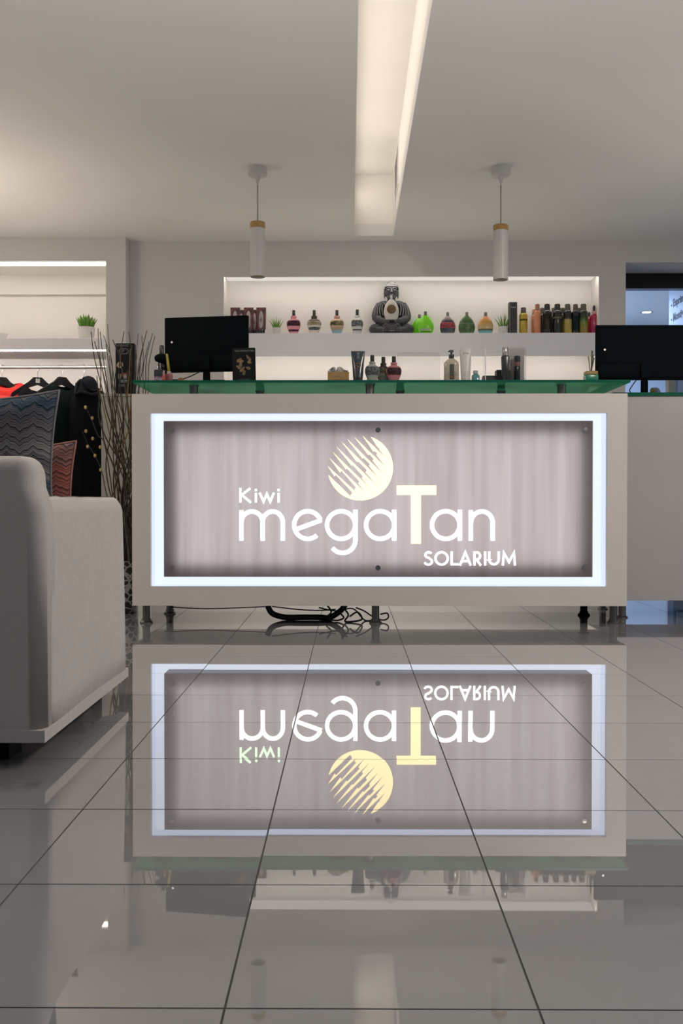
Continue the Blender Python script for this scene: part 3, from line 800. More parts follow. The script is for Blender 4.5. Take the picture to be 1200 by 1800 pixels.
can(SL(1011, 6.74), pxm(51.5), pxm(13), dk, capb, 'black can with a dull teal label right of the gold one', GC, (.10, .60, mat('print_teal_dark', (.02, .045, .05), .4, var=.6, scale=60)))
can(SL(1025, 6.74), pxm(52), pxm(15.5), grn, capb, 'black topped can shading from green to yellow near the red bottles', GC)
def spray(loc, h, w, m, label):
    t = thing('spray_bottle', label, 'bottle', loc, 0, GC); r = w / 2
    obj('body', LA([(r * .9, 0), (r, .005), (r * 1.02, h * .5), (r * .9, h * .62), (r * .45, h * .70)], 20, sy=.7), m, t, True)
    obj('collar', LA([(r * .5, h * .70), (r * .5, h * .80)], 16), M['pinkb'], t, True)
    obj('nozzle', LA([(r * .3, h * .80), (r * .34, h * .95), (r * .2, h)], 14), capk, t, True)
spray(SL(1035, 6.82), pxm(42), pxm(12), mc('red_bottle', (.50, .02, .015)), 'red spray bottle half hidden behind the magenta one')
spray(SL(1043.5, 6.75), pxm(50), pxm(15), mc('magenta_bottle', (.42, .015, .08)), 'magenta spray bottle with dark nozzle at the right end of the shelf')

# tubes standing on their caps at the left of the niche shelf
GT = 'tanning tubes at the left of the niche shelf'
tubem = mat('tube_plum_print', (.10, .03, .035), .35, var=.7, scale=45, coat=.3)
whp = mat('tube_white_panel', (.68, .62, .62), .4, var=.05)
def lot_tube(px_, Y, h, w, label):
    t = thing('lotion_tube', label, 'tube', SL(px_, Y), 0, GT)
    r = w / 2; n = 20
    bm = bmesh.new(); rings = []
    for k, (z, rx, ry) in enumerate(((h * .16, r * .8, r * .75), (h * .2, r * .92, r * .8), (h * .6, r * .98, r * .5), (h * .93, r, r * .12), (h, r, .0012))):
        rings.append([bm.verts.new((rx * math.cos(2 * PI * i / n), ry * math.sin(2 * PI * i / n), z)) for i in range(n)])
    for a, b in zip(rings, rings[1:]):
        for i in range(n): bm.faces.new((a[i], a[(i + 1) % n], b[(i + 1) % n], b[i]))
    bm.faces.new(list(reversed(rings[0]))); bm.faces.new(rings[-1])
    obj('tube_body', bm, tubem, t, True)
    obj('cap', LA([(r * .74, 0), (r * .78, .004), (r * .78, h * .16)], 18), capk, t, True)
    bm = bmesh.new()
    pts = []
    for i in range(24):
        a = 2 * PI * i / 24
        pts.append((r * .44 * math.cos(a), h * .54 + h * .33 * math.copysign(abs(math.sin(a)) ** .7, math.sin(a))))
    for i, (x, z) in enumerate(pts): pts[i] = (x, z)
    vs = []
    def yy(z):
        f = z / h
        return -(r * (.8 - .3 * (f - .2) / .4) if f < .6 else r * (.5 - .38 * (f - .6) / .33)) - .0012
    a_ = [bm.verts.new((x, yy(z), z)) for x, z in pts]; c_ = bm.verts.new((0, yy(h * .54), h * .54))
    for i in range(24): bm.faces.new((c_, a_[i], a_[(i + 1) % 24]))
    bmesh.ops.solidify(bm, geom=bm.faces[:], thickness=.0008)
    obj('label', bm, whp, t)
    text_mesh('lettering', 'TAN', .016, M['black'], t, (0, yy(h * .54) - .0016, h * .54), (PI / 2 - .12, PI / 2, 0))
for px_, Y, h, lab in ((413.5, 6.75, 47.5, 'first from the left'), (424, 6.81, 46, 'second from the left, set back'), (437, 6.75, 47.5, 'third from the left'), (447.5, 6.81, 46.5, 'fourth from the left, set back'), (459, 6.75, 47.5, 'rightmost of the row')):
    lot_tube(px_, Y, pxm(h), pxm(17 if Y < 6.8 else 13), 'plum tube with white oval label, ' + lab)

# succulents
def succulent(loc, pw, ph, leaf_h, n, label, group, spread=1.0):
    t = thing('potted_plant', label, 'plant', loc, 0, group)
    r = pw / 2
    obj('pot', LA([(r * .76, 0), (r * .8, .003), (r, ph), (r * .92, ph), (r * .88, ph * .86)], 24, cap=False), M['pot'], t, True)
    obj('soil', LA([(r * .3, ph * .87), (r * .89, ph * .86)], 20), M['soil'], t)
    rr_ = random.Random(n)
    for i in range(n):
        a = i * 2.4; f = (i + .5) / n
        rad = r * .62 * math.sqrt(f)
        b = Vector((rad * math.cos(a), rad * math.sin(a), ph * .86))
        lean = (.15 + .75 * f) * spread
        hgt = leaf_h * (1 - .28 * f) * rr_.uniform(.85, 1.1)
        tip = b + Vector((math.cos(a) * lean * hgt * .8, math.sin(a) * lean * hgt * .8, hgt))
        mid = b.lerp(tip, .45) + Vector((0, 0, hgt * .10))
        w = r * .15
        pts = smoothpath([b, mid, tip], 3)
        obj('leaf', TB(pts, [w * (1 - .92 * (k / (len(pts) - 1)) ** 1.6) for k in range(len(pts))], 5), M['green_leaf'], t, 'all')
    return t
succulent(SL(486), pxm(15), pxm(12), pxm(21), 11, 'small spiky succulent in a white pot beside the plum tubes', 'succulents in white pots')
succulent(SL(884.5), pxm(17), pxm(13.5), pxm(24), 11, 'small spiky succulent in a white pot beside the black carton', 'succulents in white pots')
YLP = YL + .16
succulent((PX(152, YLP, 593), YLP, LS1), pxm(30, YLP), pxm(25, YLP), pxm(26, YLP), 46, 'bushy green plant in a white tapered pot on the left wall niche', 'succulents in white pots', .75)
# white bowl cut by the left edge
t = thing('bowl', 'white rounded bowl at the left edge on the wall niche shelf', 'bowl', (PX(-1, YLP, 593), YLP, LS1))
obj('bowl_body', LA([(.022, 0), (.03, .003), (.05, .03), (.054, .055), (.051, .055), (.045, .03), (.02, .008)], 28), M['pot'], t, True)

# ---------------------------------------------------------------- statue
def remesh(bm, vox, smooth_it=4):
    me = bpy.data.meshes.new('tmp'); bm.to_mesh(me); bm.free()
    o = bpy.data.objects.new('tmp', me); COL.objects.link(o)
    md = o.modifiers.new('r', 'REMESH'); md.mode = 'VOXEL'; md.voxel_size = vox
    ms = o.modifiers.new('s', 'SMOOTH'); ms.iterations = smooth_it; ms.factor = .5
    dg = bpy.context.evaluated_depsgraph_get(); dg.update()
    out = bpy.data.meshes.new_from_object(o.evaluated_get(dg))
    bpy.data.objects.remove(o)
    b2 = bmesh.new(); b2.from_mesh(out); bpy.data.meshes.remove(out)
    return b2
YST = 6.80
stt = thing('buddha_statue', 'dark grey seated stone statue with folded hands in the middle of the niche shelf', 'statue', SL(687.5, YST))
u = pxm(.985, YST)                      # one photo pixel at the statue, metres
bm = bmesh.new()
# crossed legs: a broad low base, two knees, two shins
for s in (-1, 1):
    ellipsoid(bm, (s * 24 * u, -4 * u, 10.5 * u), (16 * u, 13 * u, 10.8 * u))
    ellipsoid(bm, (s * 14 * u, 0, 11 * u), (20 * u, 14 * u, 10 * u))
    tube(bm, [(s * 30 * u, -8 * u, 9 * u), (s * 14 * u, -17 * u, 6.5 * u), (-s * 6 * u, -18 * u, 7 * u)], [7.5 * u, 6.5 * u, 4.5 * u], 12)
    # upper arm, forearm to the lap
    tube(bm, smoothpath([(s * 19 * u, 2 * u, 55 * u), (s * 25 * u, 0, 44 * u), (s * 27 * u, -3 * u, 31 * u), (s * 17 * u, -13 * u, 24 * u), (s * 5 * u, -18 * u, 20 * u)], 3),
         [8 * u] * 3 + [8 * u] * 3 + [8 * u, 7.5 * u, 7 * u] + [6 * u, 5 * u, 4.5 * u, 4 * u], 12)
    ellipsoid(bm, (s * 7 * u, -18 * u, 17 * u), (6.5 * u, 4 * u, 3.2 * u))
    for f in range(4):
        tube(bm, [(s * 4 * u, -19 * u - f * .9 * u, 18.5 * u - f * 1.2 * u), (-s * 4 * u, -20 * u - f * .8 * u, 17.8 * u - f * 1.1 * u)], [1.3 * u, 1.0 * u], 8)
    ellipsoid(bm, (s * 12 * u, 1 * u, 56 * u), (12 * u, 9 * u, 6 * u))
    # long ears
    ellipsoid(bm, (s * 12 * u, 1 * u, 74 * u), (1.8 * u, 3 * u, 9 * u))
ellipsoid(bm, (0, 2 * u, 40 * u), (20 * u, 13 * u, 21 * u))
ellipsoid(bm, (0, 2 * u, 24 * u), (24 * u, 15 * u, 13 * u))
ellipsoid(bm, (0, 2 * u, 50 * u), (20 * u, 11 * u, 10 * u))
tube(bm, [(0, 2 * u, 54 * u), (0, 1 * u, 68 * u)], [8 * u, 7 * u], 14)
ellipsoid(bm, (0, -1 * u, 77 * u), (11.2 * u, 11.5 * u, 14.5 * u))
ellipsoid(bm, (0, -4 * u, 68 * u), (8 * u, 7.5 * u, 6.5 * u))
# face
tube(bm, [(0, -12.2 * u, 81 * u), (0, -14.3 * u, 74.5 * u)], [1.3 * u, 2.2 * u], 10)
for s in (-1, 1):
    tube(bm, smoothpath([(s * 2 * u, -12.4 * u, 81.5 * u), (s * 5.5 * u, -11.6 * u, 83.2 * u), (s * 9 * u, -8.6 * u, 81.5 * u)], 3), .9 * u, 8)
    ellipsoid(bm, (s * 5 * u, -10.7 * u, 78.6 * u), (2.9 * u, 1.6 * u, 1.3 * u))
ellipsoid(bm, (0, -11.7 * u, 70.6 * u), (3.4 * u, 1.3 * u, .8 * u)); ellipsoid(bm, (0, -11.3 * u, 69 * u), (2.7 * u, 1.3 * u, .9 * u))
# robe folds
for k in range(4):
    zz = 9 * u + k * 3.0 * u
    tube(bm, smoothpath([(-(18 - k * 2) * u, -14.5 * u, zz + 5 * u), (-8 * u, -21 * u, zz - 2 * u), (0, -22.5 * u, zz - 4 * u), (8 * u, -21 * u, zz - 2 * u), ((18 - k * 2) * u, -14.5 * u, zz + 5 * u)], 3), 1.3 * u, 8)
for s in (-1, 1):
    for k in range(4):
        tube(bm, smoothpath([(s * (14 + k * 4) * u, -7 * u, 58 * u - k * 2 * u), (s * (17 + k * 4.2) * u, -8.5 * u, 47 * u - k * 2 * u), (s * (15 + k * 4.4) * u, -10 * u, 34 * u - k * 1.5 * u)], 3), 1.1 * u, 8)
tube(bm, [(-15 * u, -7 * u, 59 * u), (-6 * u, -12 * u, 44 * u), (2 * u, -13 * u, 30 * u)], 1.2 * u, 8)
ellipsoid(bm, (0, -12 * u, 3.5 * u), (15 * u, 10 * u, 4 * u))
bmesh.ops.bisect_plane(bm, geom=bm.verts[:] + bm.edges[:] + bm.faces[:], plane_co=(0, 0, .0005), plane_no=(0, 0, -1), clear_outer=False)
b2 = remesh(bm, .0026, 3)
for v in b2.verts:
    v.co.z = max(v.co.z, 0)
stone = mat('statue_stone', (.030, .034, .040), .5, var=.35, scale=22, bump=.3, bscale=120)
_nt = stone.node_tree; _p = _nt.nodes['Principled BSDF']; _old = _p.inputs['Base Color'].links[0].from_socket
_g = _nt.nodes.new('ShaderNodeNewGeometry'); _mr = _nt.nodes.new('ShaderNodeMapRange'); _mr.inputs[1].default_value = .505; _mr.inputs[2].default_value = .56
_mx = _nt.nodes.new('ShaderNodeMix'); _mx.data_type = 'RGBA'; _mx.inputs[7].default_value = (.34, .33, .33, 1)      # paler ridges: highlights put into the colour
_nt.links.new(_g.outputs['Pointiness'], _mr.inputs[0]); _nt.links.new(_mr.outputs[0], _mx.inputs[0]); _nt.links.new(_old, _mx.inputs[6]); _nt.links.new(_mx.outputs[2], _p.inputs['Base Color'])
obj('figure', b2, stone, stt, 'all')
bm = bmesh.new()
ellipsoid(bm, (0, 1 * u, 83 * u), (13.4 * u, 12.6 * u, 10.5 * u)); ellipsoid(bm, (0, 1.5 * u, 92.5 * u), (7.5 * u, 7.5 * u, 5.6 * u))
for k in range(120):
    z = 1 - 1.05 * (k + .5) / 120; a = k * 2.39996; r_ = math.sqrt(max(0, 1 - z * z))
    if math.sin(a) * r_ < -.35 and z < .42: continue
    ellipsoid(bm, (12.6 * u * r_ * math.cos(a), 1 * u + 12.2 * u * r_ * math.sin(a), 83 * u + 10.5 * u * z), (1.5 * u,) * 3, 8, 6)
bmesh.ops.delete(bm, geom=[v for v in bm.verts if v.co.z < 83.5 * u and v.co.y < -5 * u], context='VERTS')
obj('hair', bm, mat('statue_hair', (.30, .30, .30), .6, var=.3, scale=60), stt, 'all')
# white flask held in the statue's lap
pearl = mc('pearl_white_bottle', (.60, .57, .52), .3)
loc = SL(686.5, YST); loc = (loc[0], YST - 25 * u, NSH1 + 24 * u)
fb = egg(loc, pxm(42), pxm(26), pearl, mc('cap_pearl', (.55, .53, .50)), "white oval lotion bottle with a gold medallion resting in the statue's lap", GS, capw=.008)
bm = bmesh.new(); lathe(bm, [(.026 * .8, 0), (.0001, .002)], 22, cap=False)
bmesh.ops.rotate(bm, verts=bm.verts[:], matrix=Matrix.Rotation(PI / 2, 3, 'X'))
b3 = obj('medallion', LA([(8.0 * u, 0), (7.6 * u, .0022), (6 * u, .003), (.0001, .003)], 24, cap=False), mat('medallion_bronze', (.16, .10, .045), .35, .5, var=.4, scale=60), fb, True)
b3.rotation_euler = (PI / 2 + .02, 0, 0); b3.location = (0, -13 * u * .46, 17 * u)
bm.free()
# ---------------------------------------------------------------- things on the glass
def GL(px_, Y): return (PX(px_, Y, 668), Y, GZ1 + .0005)
YG = 5.16
def gm(n, Y=YG): return n * Y / F
GB = 'lotion bottles on the glass shelf'
clearb = mat('clear_lotion', (.40, .42, .38), .12, var=.1, coat=.5)
flask(GL(654, 5.15), gm(47.5), gm(26), clearb, capk, [(.26, .58, mat('print_black_white', (.22, .24, .23), .5, var=1, scale=110))], 'clear grey lotion bottle with black lettering print, left of the three on the glass', GB, capw=.0110)
flask(GL(673.5, 5.20), gm(47), gm(26), ramp_mat('brown_gold_print', [(0, (.30, .30, .26)), (.45, (.28, .26, .18)), (.62, (.06, .04, .025)), (1, (.04, .03, .02))], lo=0, hi=gm(47) * .72), capk, [(.40, .54, mat('print_olive', (.22, .20, .10), .4, var=.5, scale=70))], 'brown shouldered lotion bottle, middle of the three on the glass', GB, capw=.0110)
flask(GL(692, 5.15), gm(45.5), gm(27), mc('pink_lotion_counter', (.55, .20, .22)), capk, [(.28, .56, inkd)], 'pink lotion bottle with dark flower print, right of the three on the glass', GB, capw=.0110)
# dark tube
t = thing('lotion_tube', 'dark navy tube standing on its cap on the glass beside the wooden box', 'tube', GL(629, 5.14))
h, r = gm(54.5, 5.14), gm(12, 5.14); n = 24; bm = bmesh.new(); rings = []
for z, rx, ry in ((.022, .72, .72), (.03, .74, .7), (h * .6, .86, .42), (h * .94, 1, .07), (h, 1, .05)):
    rings.append([bm.verts.new((r * rx * math.cos(2 * PI * i / n), r * ry * math.sin(2 * PI * i / n), z)) for i in range(n)])
for a, b in zip(rings, rings[1:]):
    for i in range(n): bm.faces.new((a[i], a[(i + 1) % n], b[(i + 1) % n], b[i]))
bm.faces.new(list(reversed(rings[0]))); bm.faces.new(rings[-1])
obj('tube_body', bm, ramp_mat('navy_tube', [(0, (.008, .012, .016)), (.5, (.012, .022, .035)), (1, (.02, .04, .06))], lo=0, hi=h), t, True)
obj('cap', LA([(r * .68, 0), (r * .7, .003), (r * .7, .022)], 20), capk, t, True)
text_mesh('lettering', 'TAN', .030, mat('bronze_print', (.30, .12, .05), .4), t, (0, -r * .50, h * .46), (PI / 2 - .1, PI / 2, 0))
text_mesh('lettering', 'BODY', .018, mat('silver_blue_print', (.32, .36, .40), .4), t, (0, -r * .26, h * .80), (PI / 2 - .1, PI / 2, 0))
# wooden box with sachets
t = thing('sachet_box', 'small open wooden box holding sachets on the glass shelf', 'box', GL(594.5, 5.2))
bw_, bh = gm(37, 5.2) / 2, gm(19, 5.2)
bm = bmesh.new(); D = .045
for q in ((-bw_, bw_, -D, -D + .005, 0, bh), (-bw_, bw_, D - .005, D, 0, bh), (-bw_, -bw_ + .005, -D + .005, D - .005, 0, bh), (bw_ - .005, bw_, -D + .005, D - .005, 0, bh), (-bw_ + .005, bw_ - .005, -D + .005, D - .005, 0, .005)): box(bm, *q)
obj('box_body', bm, M['wood'], t)
sm = [mat('sachet_grey', (.34, .33, .33), .4, var=.7, scale=50), mat('sachet_white', (.62, .60, .57), .4, var=.3, scale=60), mat('sachet_red', (.42, .08, .08), .4, var=.8, scale=40)]
for k, (dx, mi, rz_, h_, lab) in enumerate(((-.042, 0, .2, .046, 'crumpled grey sachet leaning out of the left end of the wooden box'), (-.020, 0, -.15, .062, 'grey printed sachet standing upright in the wooden box'), (.004, 1, .1, .064, 'white crumpled sachet standing mid box'), (.026, 1, .3, .050, 'small white sachet behind the red one in the wooden box'), (.036, 2, -.1, .052, 'red and white sachet at the right of the wooden box'))):
    bm = bmesh.new(); bmesh.ops.create_grid(bm, x_segments=5, y_segments=5, size=.5)
    for v in bm.verts:
        x, y = v.co.x, v.co.y
        v.co = Vector((x * .034 + .004 * math.sin(9 * y + k), .004 * math.sin(7 * x + 3 * y + k * 2) * 1.2, (y + .5) * h_ + .004 * math.sin(5 * x + k)))
    bmesh.ops.solidify(bm, geom=bm.faces[:], thickness=.003)
    sx = GL(594.5, 5.2)
    o = obj('sachet', bm, sm[mi], None, True, (sx[0] + dx, 5.2 - .02 + .01 * k, sx[2] + .022), 0)
    o.rotation_euler = (.05, rz_, .2 * (k - 2)); tag(o, lab, 'sachet', 'sachets in the wooden box')
# pump lotion
t = thing('pump_bottle', 'amber clear lotion bottle with black pump on the glass shelf', 'bottle', GL(793, 5.16))
h, r = gm(57), gm(13)
obj('body', LA([(r * .96, 0), (r, .004), (r, h * .56), (r * .92, h * .63), (r * .45, h * .72), (r * .3, h * .75)], 24, sy=.6, sq=3), mat('pump_bottle_clear', (.46, .40, .32), .12, var=.1, coat=.5), t, True)
front_band(t, [(r * 1.03, h * .08), (r * 1.03, h * .55)], .6, mat('pump_label', (.50, .44, .36), .5, var=.25, scale=60), 120)
text_mesh('lettering', 'LOTION', .012, mat('green_print', (.10, .26, .18), .5), t, (0, -r * .64 - .0012, h * .25))
text_mesh('lettering', 'BODY', .013, mat('orange_print', (.5, .16, .05), .5), t, (0, -r * .64 - .0012, h * .15))
bm = bmesh.new(); lathe(bm, [(r * .36, h * .75), (r * .38, h * .82), (r * .36, h * .86), (r * .15, h * .87), (r * .15, h * .93), (r * .30, h * .935), (r * .28, h)], 18); tube(bm, [(0, -.002, h * .965), (-.012, -.006, h * .96), (-.018, -.008, h * .94)], .003, 8)
obj('pump', bm, capk, t, True)
# white tube
t = thing('lotion_tube', 'white cosmetic tube standing on its cap beside the pump bottle', 'tube', GL(818, 5.15))
h, r = gm(60), gm(10.5); bm = bmesh.new(); rings = []
for z, rx, ry in ((.012, .74, .7), (.02, .76, .7), (h * .6, .88, .42), (h * .94, 1, .07), (h, 1, .05)):
    rings.append([bm.verts.new((r * rx * math.cos(2 * PI * i / n), r * ry * math.sin(2 * PI * i / n), z)) for i in range(n)])
for a, b in zip(rings, rings[1:]):
    for i in range(n): bm.faces.new((a[i], a[(i + 1) % n], b[(i + 1) % n], b[i]))
bm.faces.new(list(reversed(rings[0]))); bm.faces.new(rings[-1])
obj('tube_body', bm, mat('white_tube', (.60, .585, .56), .35, var=.03), t, True)
obj('cap', LA([(r * .7, 0), (r * .74, .002), (r * .74, .012)], 20), mat('white_cap', (.55, .54, .52), .3), t, True)
text_mesh('lettering', 'SUN', .016, mat('gold_print', (.22, .17, .06), .4), t, (0, -r * .17, h * .83))
text_mesh('lettering', 'f', .016, M['dark'], t, (0, -r * .42, h * .52))
text_mesh('lettering', 'MILK', .008, mat('pale_print', (.30, .29, .25), .4), t, (0, -r * .62, h * .2))
# teal jar
t = thing('small_bottle', 'small teal glass bottle with clear stopper on the glass shelf', 'bottle', GL(835.5, 5.17))
r = gm(6.8)
obj('body', LA([(r * .9, 0), (r, .002), (r, .036), (r * .8, .042), (r * .35, .046)], 20, sq=4), mat('teal_glass', (.10, .26, .30), .1, var=.2, coat=.5), t, True)
obj('stopper', LA([(r * .55, .046), (r * .6, .05), (r * .6, .064)], 18, sq=4), mat('clear_stopper', (.40, .45, .47), .1), t, True)
# acrylic sign holder seen edge on
t = thing('acrylic_stand', 'narrow clear acrylic stand seen nearly edge-on beside the teal bottle', 'stand', GL(849, 5.2))
bm = bmesh.new(); box(bm, -.012, .014, -.05, .05, 0, .003); obj('base_plate', bm, M['clear'], t)
bm = bmesh.new(); prism_xz(bm, [(.004, .003), (.008, .003), (.002, .19), (-.012, .197), (-.012, .188), (.0, .183)], -.04, .04); obj('upright', bm, M['clear'], t)
bm = bmesh.new(); box(bm, .0035, .0085, -.0425, -.0402, .003, .185); obj('bright_edge', bm, M['acr_edge'], t)
# black stepped display
t = thing('stepped_display', 'black stepped display block on the glass shelf', 'display', GL(871, 5.24))
q = lambda n: gm(n, 5.24)
bm = bmesh.new(); prism_xz(bm, [(q(-23), 0), (q(24.5), 0), (q(24.5), q(24)), (q(0), q(24)), (q(0), q(14)), (q(-23), q(14))], -.035, .035)
obj('steps', bm, mat('display_black', (.018, .022, .018), .5, var=.15), t)
t = thing('perfume_bottle', 'tall black bottle with silver cap in front of the stepped display', 'bottle', GL(887.5, 5.15))
obj('body', LA([(q(5.4), 0), (q(5.6), .002), (q(7), q(43)), (q(6.3), q(45)), (q(4), q(45.5))], 20, sy=.8, sq=4), mat('black_bottle', (.02, .023, .022), .25, var=.1), t, True)
obj('cap', LA([(q(4.9), q(45.5)), (q(5.2), q(46)), (q(5.2), q(60)), (q(4.8), q(60.5))], 20), mat('silver_cap', (.42, .41, .40), .25, .7), t, True)
# clear case with black bottle
t = thing('acrylic_case', 'upright clear case with a pale card beside the stepped display', 'case', GL(908.5, 5.2))
q = lambda n: gm(n, 5.2)
bm = bmesh.new(); box(bm, q(-14), q(14), .03, .033, .003, q(63)); obj('back_card', bm, mat('pale_card', (.42, .39, .38), .5, var=.04), t)
bm = bmesh.new(); box(bm, q(-14.5), q(-14), -.03, .034, .003, q(63)); box(bm, q(14), q(14.5), -.03, .034, .003, q(63)); box(bm, q(-14), q(14), -.033, -.030, .003, q(63)); obj('clear_walls', bm, M['clear'], t)
obj('base_plate', bbox(q(-14.5), q(14.5), -.034, .034, 0, .003), M['clear'], t)
g0 = GL(909, 5.185)
t = thing('spray_bottle', 'slim black bottle with a pink band inside the clear case', 'bottle', (g0[0], 5.195, g0[2] + .0035))
obj('body', LA([(q(5), 0), (q(5.3), .002), (q(5.3), q(28)), (q(5), q(29))], 20), mat('case_bottle_black', (.012, .015, .02), .25), t, True)
obj('band', LA([(q(5.4), q(29)), (q(5.4), q(36))], 20), mat('pink_band', (.30, .10, .10), .4), t, True)
obj('cap', LA([(q(5.5), q(36)), (q(5.5), q(46)), (q(5), q(46.5))], 20), capk, t, True)
obj('white_mark', bbox(q(-1), q(1), -q(5.6), -q(5.2), q(24), q(26)), mat('white_print', (.6, .6, .6), .5), t)
# reed diffuser
t = thing('reed_diffuser', 'green cube reed diffuser with gold rim at the right end of the glass', 'diffuser', GL(1038, 5.18))
q = lambda n: gm(n, 5.18)
obj('vessel', bbox(q(-10.8), q(10.8), -q(10.8), q(10.8), 0, q(13.5), .003, 2), mat('emerald_ceramic', (.012, .20, .12), .25, var=.1), t, True)
obj('rim', bbox(q(-10.2), q(10.2), -q(10.2), q(10.2), q(13.6), q(20), .002, 1), mat('gold_rim', (.30, .19, .05), .4), t)
for k, (dx, dy, tx, ty, tt) in enumerate(((0, 0, 3, 0, 56), (1, 1, 5, 2, 50), (-1, 0, -4, 1, 47), (0, -1, 1, -2, 57), (1, 0, 6, 1, 44))):
    obj('reed', TB([(q(dx), q(dy), q(19)), (q(tx), q(ty), q(tt))], .0022, 6), mat('reed', (.10, .08, .05), .7), t)
# clear acrylic holder and counter screen
def acrylic_sheet(name, label, x0, x1, y0, y1, Y, rr_, base):
    a, b = PX(x0, Y, 668), PX(x1, Y, 668); H_ = PZ(y0, Y) - (GZ1 + .0005)
    t = thing(name, label, 'screen' if not base else 'stand', ((a + b) / 2, Y, GZ1 + .0005))
    w_ = (b - a) / 2
    pts = [(-w_, .004), (w_, .004)]
    for i in range(7): pts.append((w_ - rr_ + rr_ * math.cos(PI / 2 * i / 6), H_ - rr_ + rr_ * math.sin(PI / 2 * i / 6)))
    for i in range(7): pts.append((-w_ + rr_ - rr_ * math.sin(PI / 2 * i / 6), H_ - rr_ + rr_ * math.cos(PI / 2 * i / 6)))
    bm = bmesh.new(); prism_xz(bm, pts, -.0015, .0015); obj('clear_sheet', bm, M['clear'], t)
    if base:
        pp = [(x, 0, z) for x, z in pts[2:]]
        obj('edge', TB(pp, .0018, 6), M['acr_edge'], t)
    bm = bmesh.new(); box(bm, -w_, w_, -.03, .03, 0, .0035); obj('base_plate', bm, M['clear'], t)
acrylic_sheet('menu_holder', 'clear acrylic menu holder with bright edges behind the three bottles', 697, 773, 620, 668, 5.36, .02, True)

# far left clutter on the glass: dark card box, monitor, bottles
t = thing('poster_box', 'black upright box with gold leaf print leaning beside the left monitor', 'box', GL(429.5, 5.12))
q = lambda n: gm(n, 5.12)
t.rotation_euler = (-.03, -.02, .0)
obj('box_body', bbox(q(-20.5), q(20), -.008, .008, .001, q(59.5), .001, 1), mat('black_box_card', (.007, .009, .009), .5, spec=.15, var=.2), t)
text_mesh('lettering', 'TAN PERFECTORS', .0128, mat('box_lettering', (.26, .25, .22), .5), t, (q(1), -.0088, q(54)))
gl = mat('gold_leaf_print', (.20, .13, .06), .5, var=.6, scale=60)
rl = random.Random(4)
for k, (x, z, a, l) in enumerate(((-8, 38, .9, 11), (-6, 30, .2, 12), (8, 42, -.7, 13), (10, 34, 1.9, 8), (-3, 22, .7, 12), (7, 24, -1.2, 9), (0, 16, .3, 9), (-10, 26, -1.0, 9), (-4, 36, 1.4, 8))):
    bm = bmesh.new(); pts = []
    for i in range(12):
        th = 2 * PI * i / 12; ex, ez = l / 2 * math.cos(th), 2.6 * math.sin(th) * (1 - .4 * math.cos(th))
        pts.append((q(x + ex * math.sin(a) - ez * math.cos(a)), q(z + ex * math.cos(a) + ez * math.sin(a))))
    prism_xz(bm, pts, -.0095 - k * .00004, -.0082); obj('gold_leaf', bm, gl, t)
text_mesh('lettering', 'LUXURY BODY', .009, mat('box_lettering_dim', (.14, .15, .14), .5), t, (q(0), -.0088, q(4)))

def monitor(loc, w, h, rz, label, lift, curve=True):
    t = thing('monitor', label, 'monitor', loc, rz, 'computer monitors seen from behind')
    obj('back_shell', bbox(-w / 2, w / 2, -.012, .012, lift, lift + h, .006, 2), M['black'], t, True)
    bm = bbox(-w / 2 + .012, w / 2 - .012, -.020, -.0125, lift + .012, lift + h * .30, .004, 2)
    obj('back_cover', bm, M['black'], t, True)
    obj('screen', bbox(-w / 2 + .01, w / 2 - .01, .0122, .0135, lift + .015, lift + h - .01), M['dark'], t)
    bm = bmesh.new()
    lathe(bm, [(.022, .012), (.02, lift + .05)], 16, sy=.6)
    box(bm, -.03, .03, -.042, -.036, lift + .01, lift + .09)
    obj('stand_neck', bm, M['black'], t, True)
    obj('stand_foot', LA([(.11, 0), (.11, .006), (.03, .013)], 32, sy=.75, cy=.0), M['blackg'], t, True)
    b = LA([(.006, 0), (.006, .002)], 12); bmesh.ops.rotate(b, verts=b.verts[:], matrix=Matrix.Rotation(PI / 2, 3, 'X'))
    bmesh.ops.translate(b, verts=b.verts[:], vec=(-w * .41, -.0125, lift + h * .55)); obj('badge', b, M['chrome'], t)
    return t
YM = 5.44
m1 = monitor((PX(363, YM, 668), YM, GZ1 + .0005), PX(437, YM) - PX(289, YM) + .012, pxm(97, YM), -.16, 'black monitor seen from behind at the left end of the glass shelf', PZ(654, YM) - GZ1)
YM2 = 5.6
monitor((PX(1132, YM2, 690), YM2, Z2S + .0005), .56, pxm(96, YM2), 0, 'black monitor seen from behind on the right side counter', PZ(669, YM2) - Z2S)
def mcable(pts, label):
    o = obj('cable', TB(smoothpath([W(*p) for p in pts], 5), .003, 6), M['rubber'], None, 'all'); return tag(o, label, 'cable', 'monitor cables')
mcable([(352, 653, 5.38), (338, 660, 5.36), (325, 665, 5.34), (312, 667.6, 5.3), (300, 667.5, 5.3)], 'thin black cable running left from the left monitor stand over the glass')
mcable([(1118, 668, 5.56), (1112, 676, 5.55), (1106, 686, 5.5), (1108, 689.2, 5.5)], 'thin black cable drooping left of the right monitor stand')
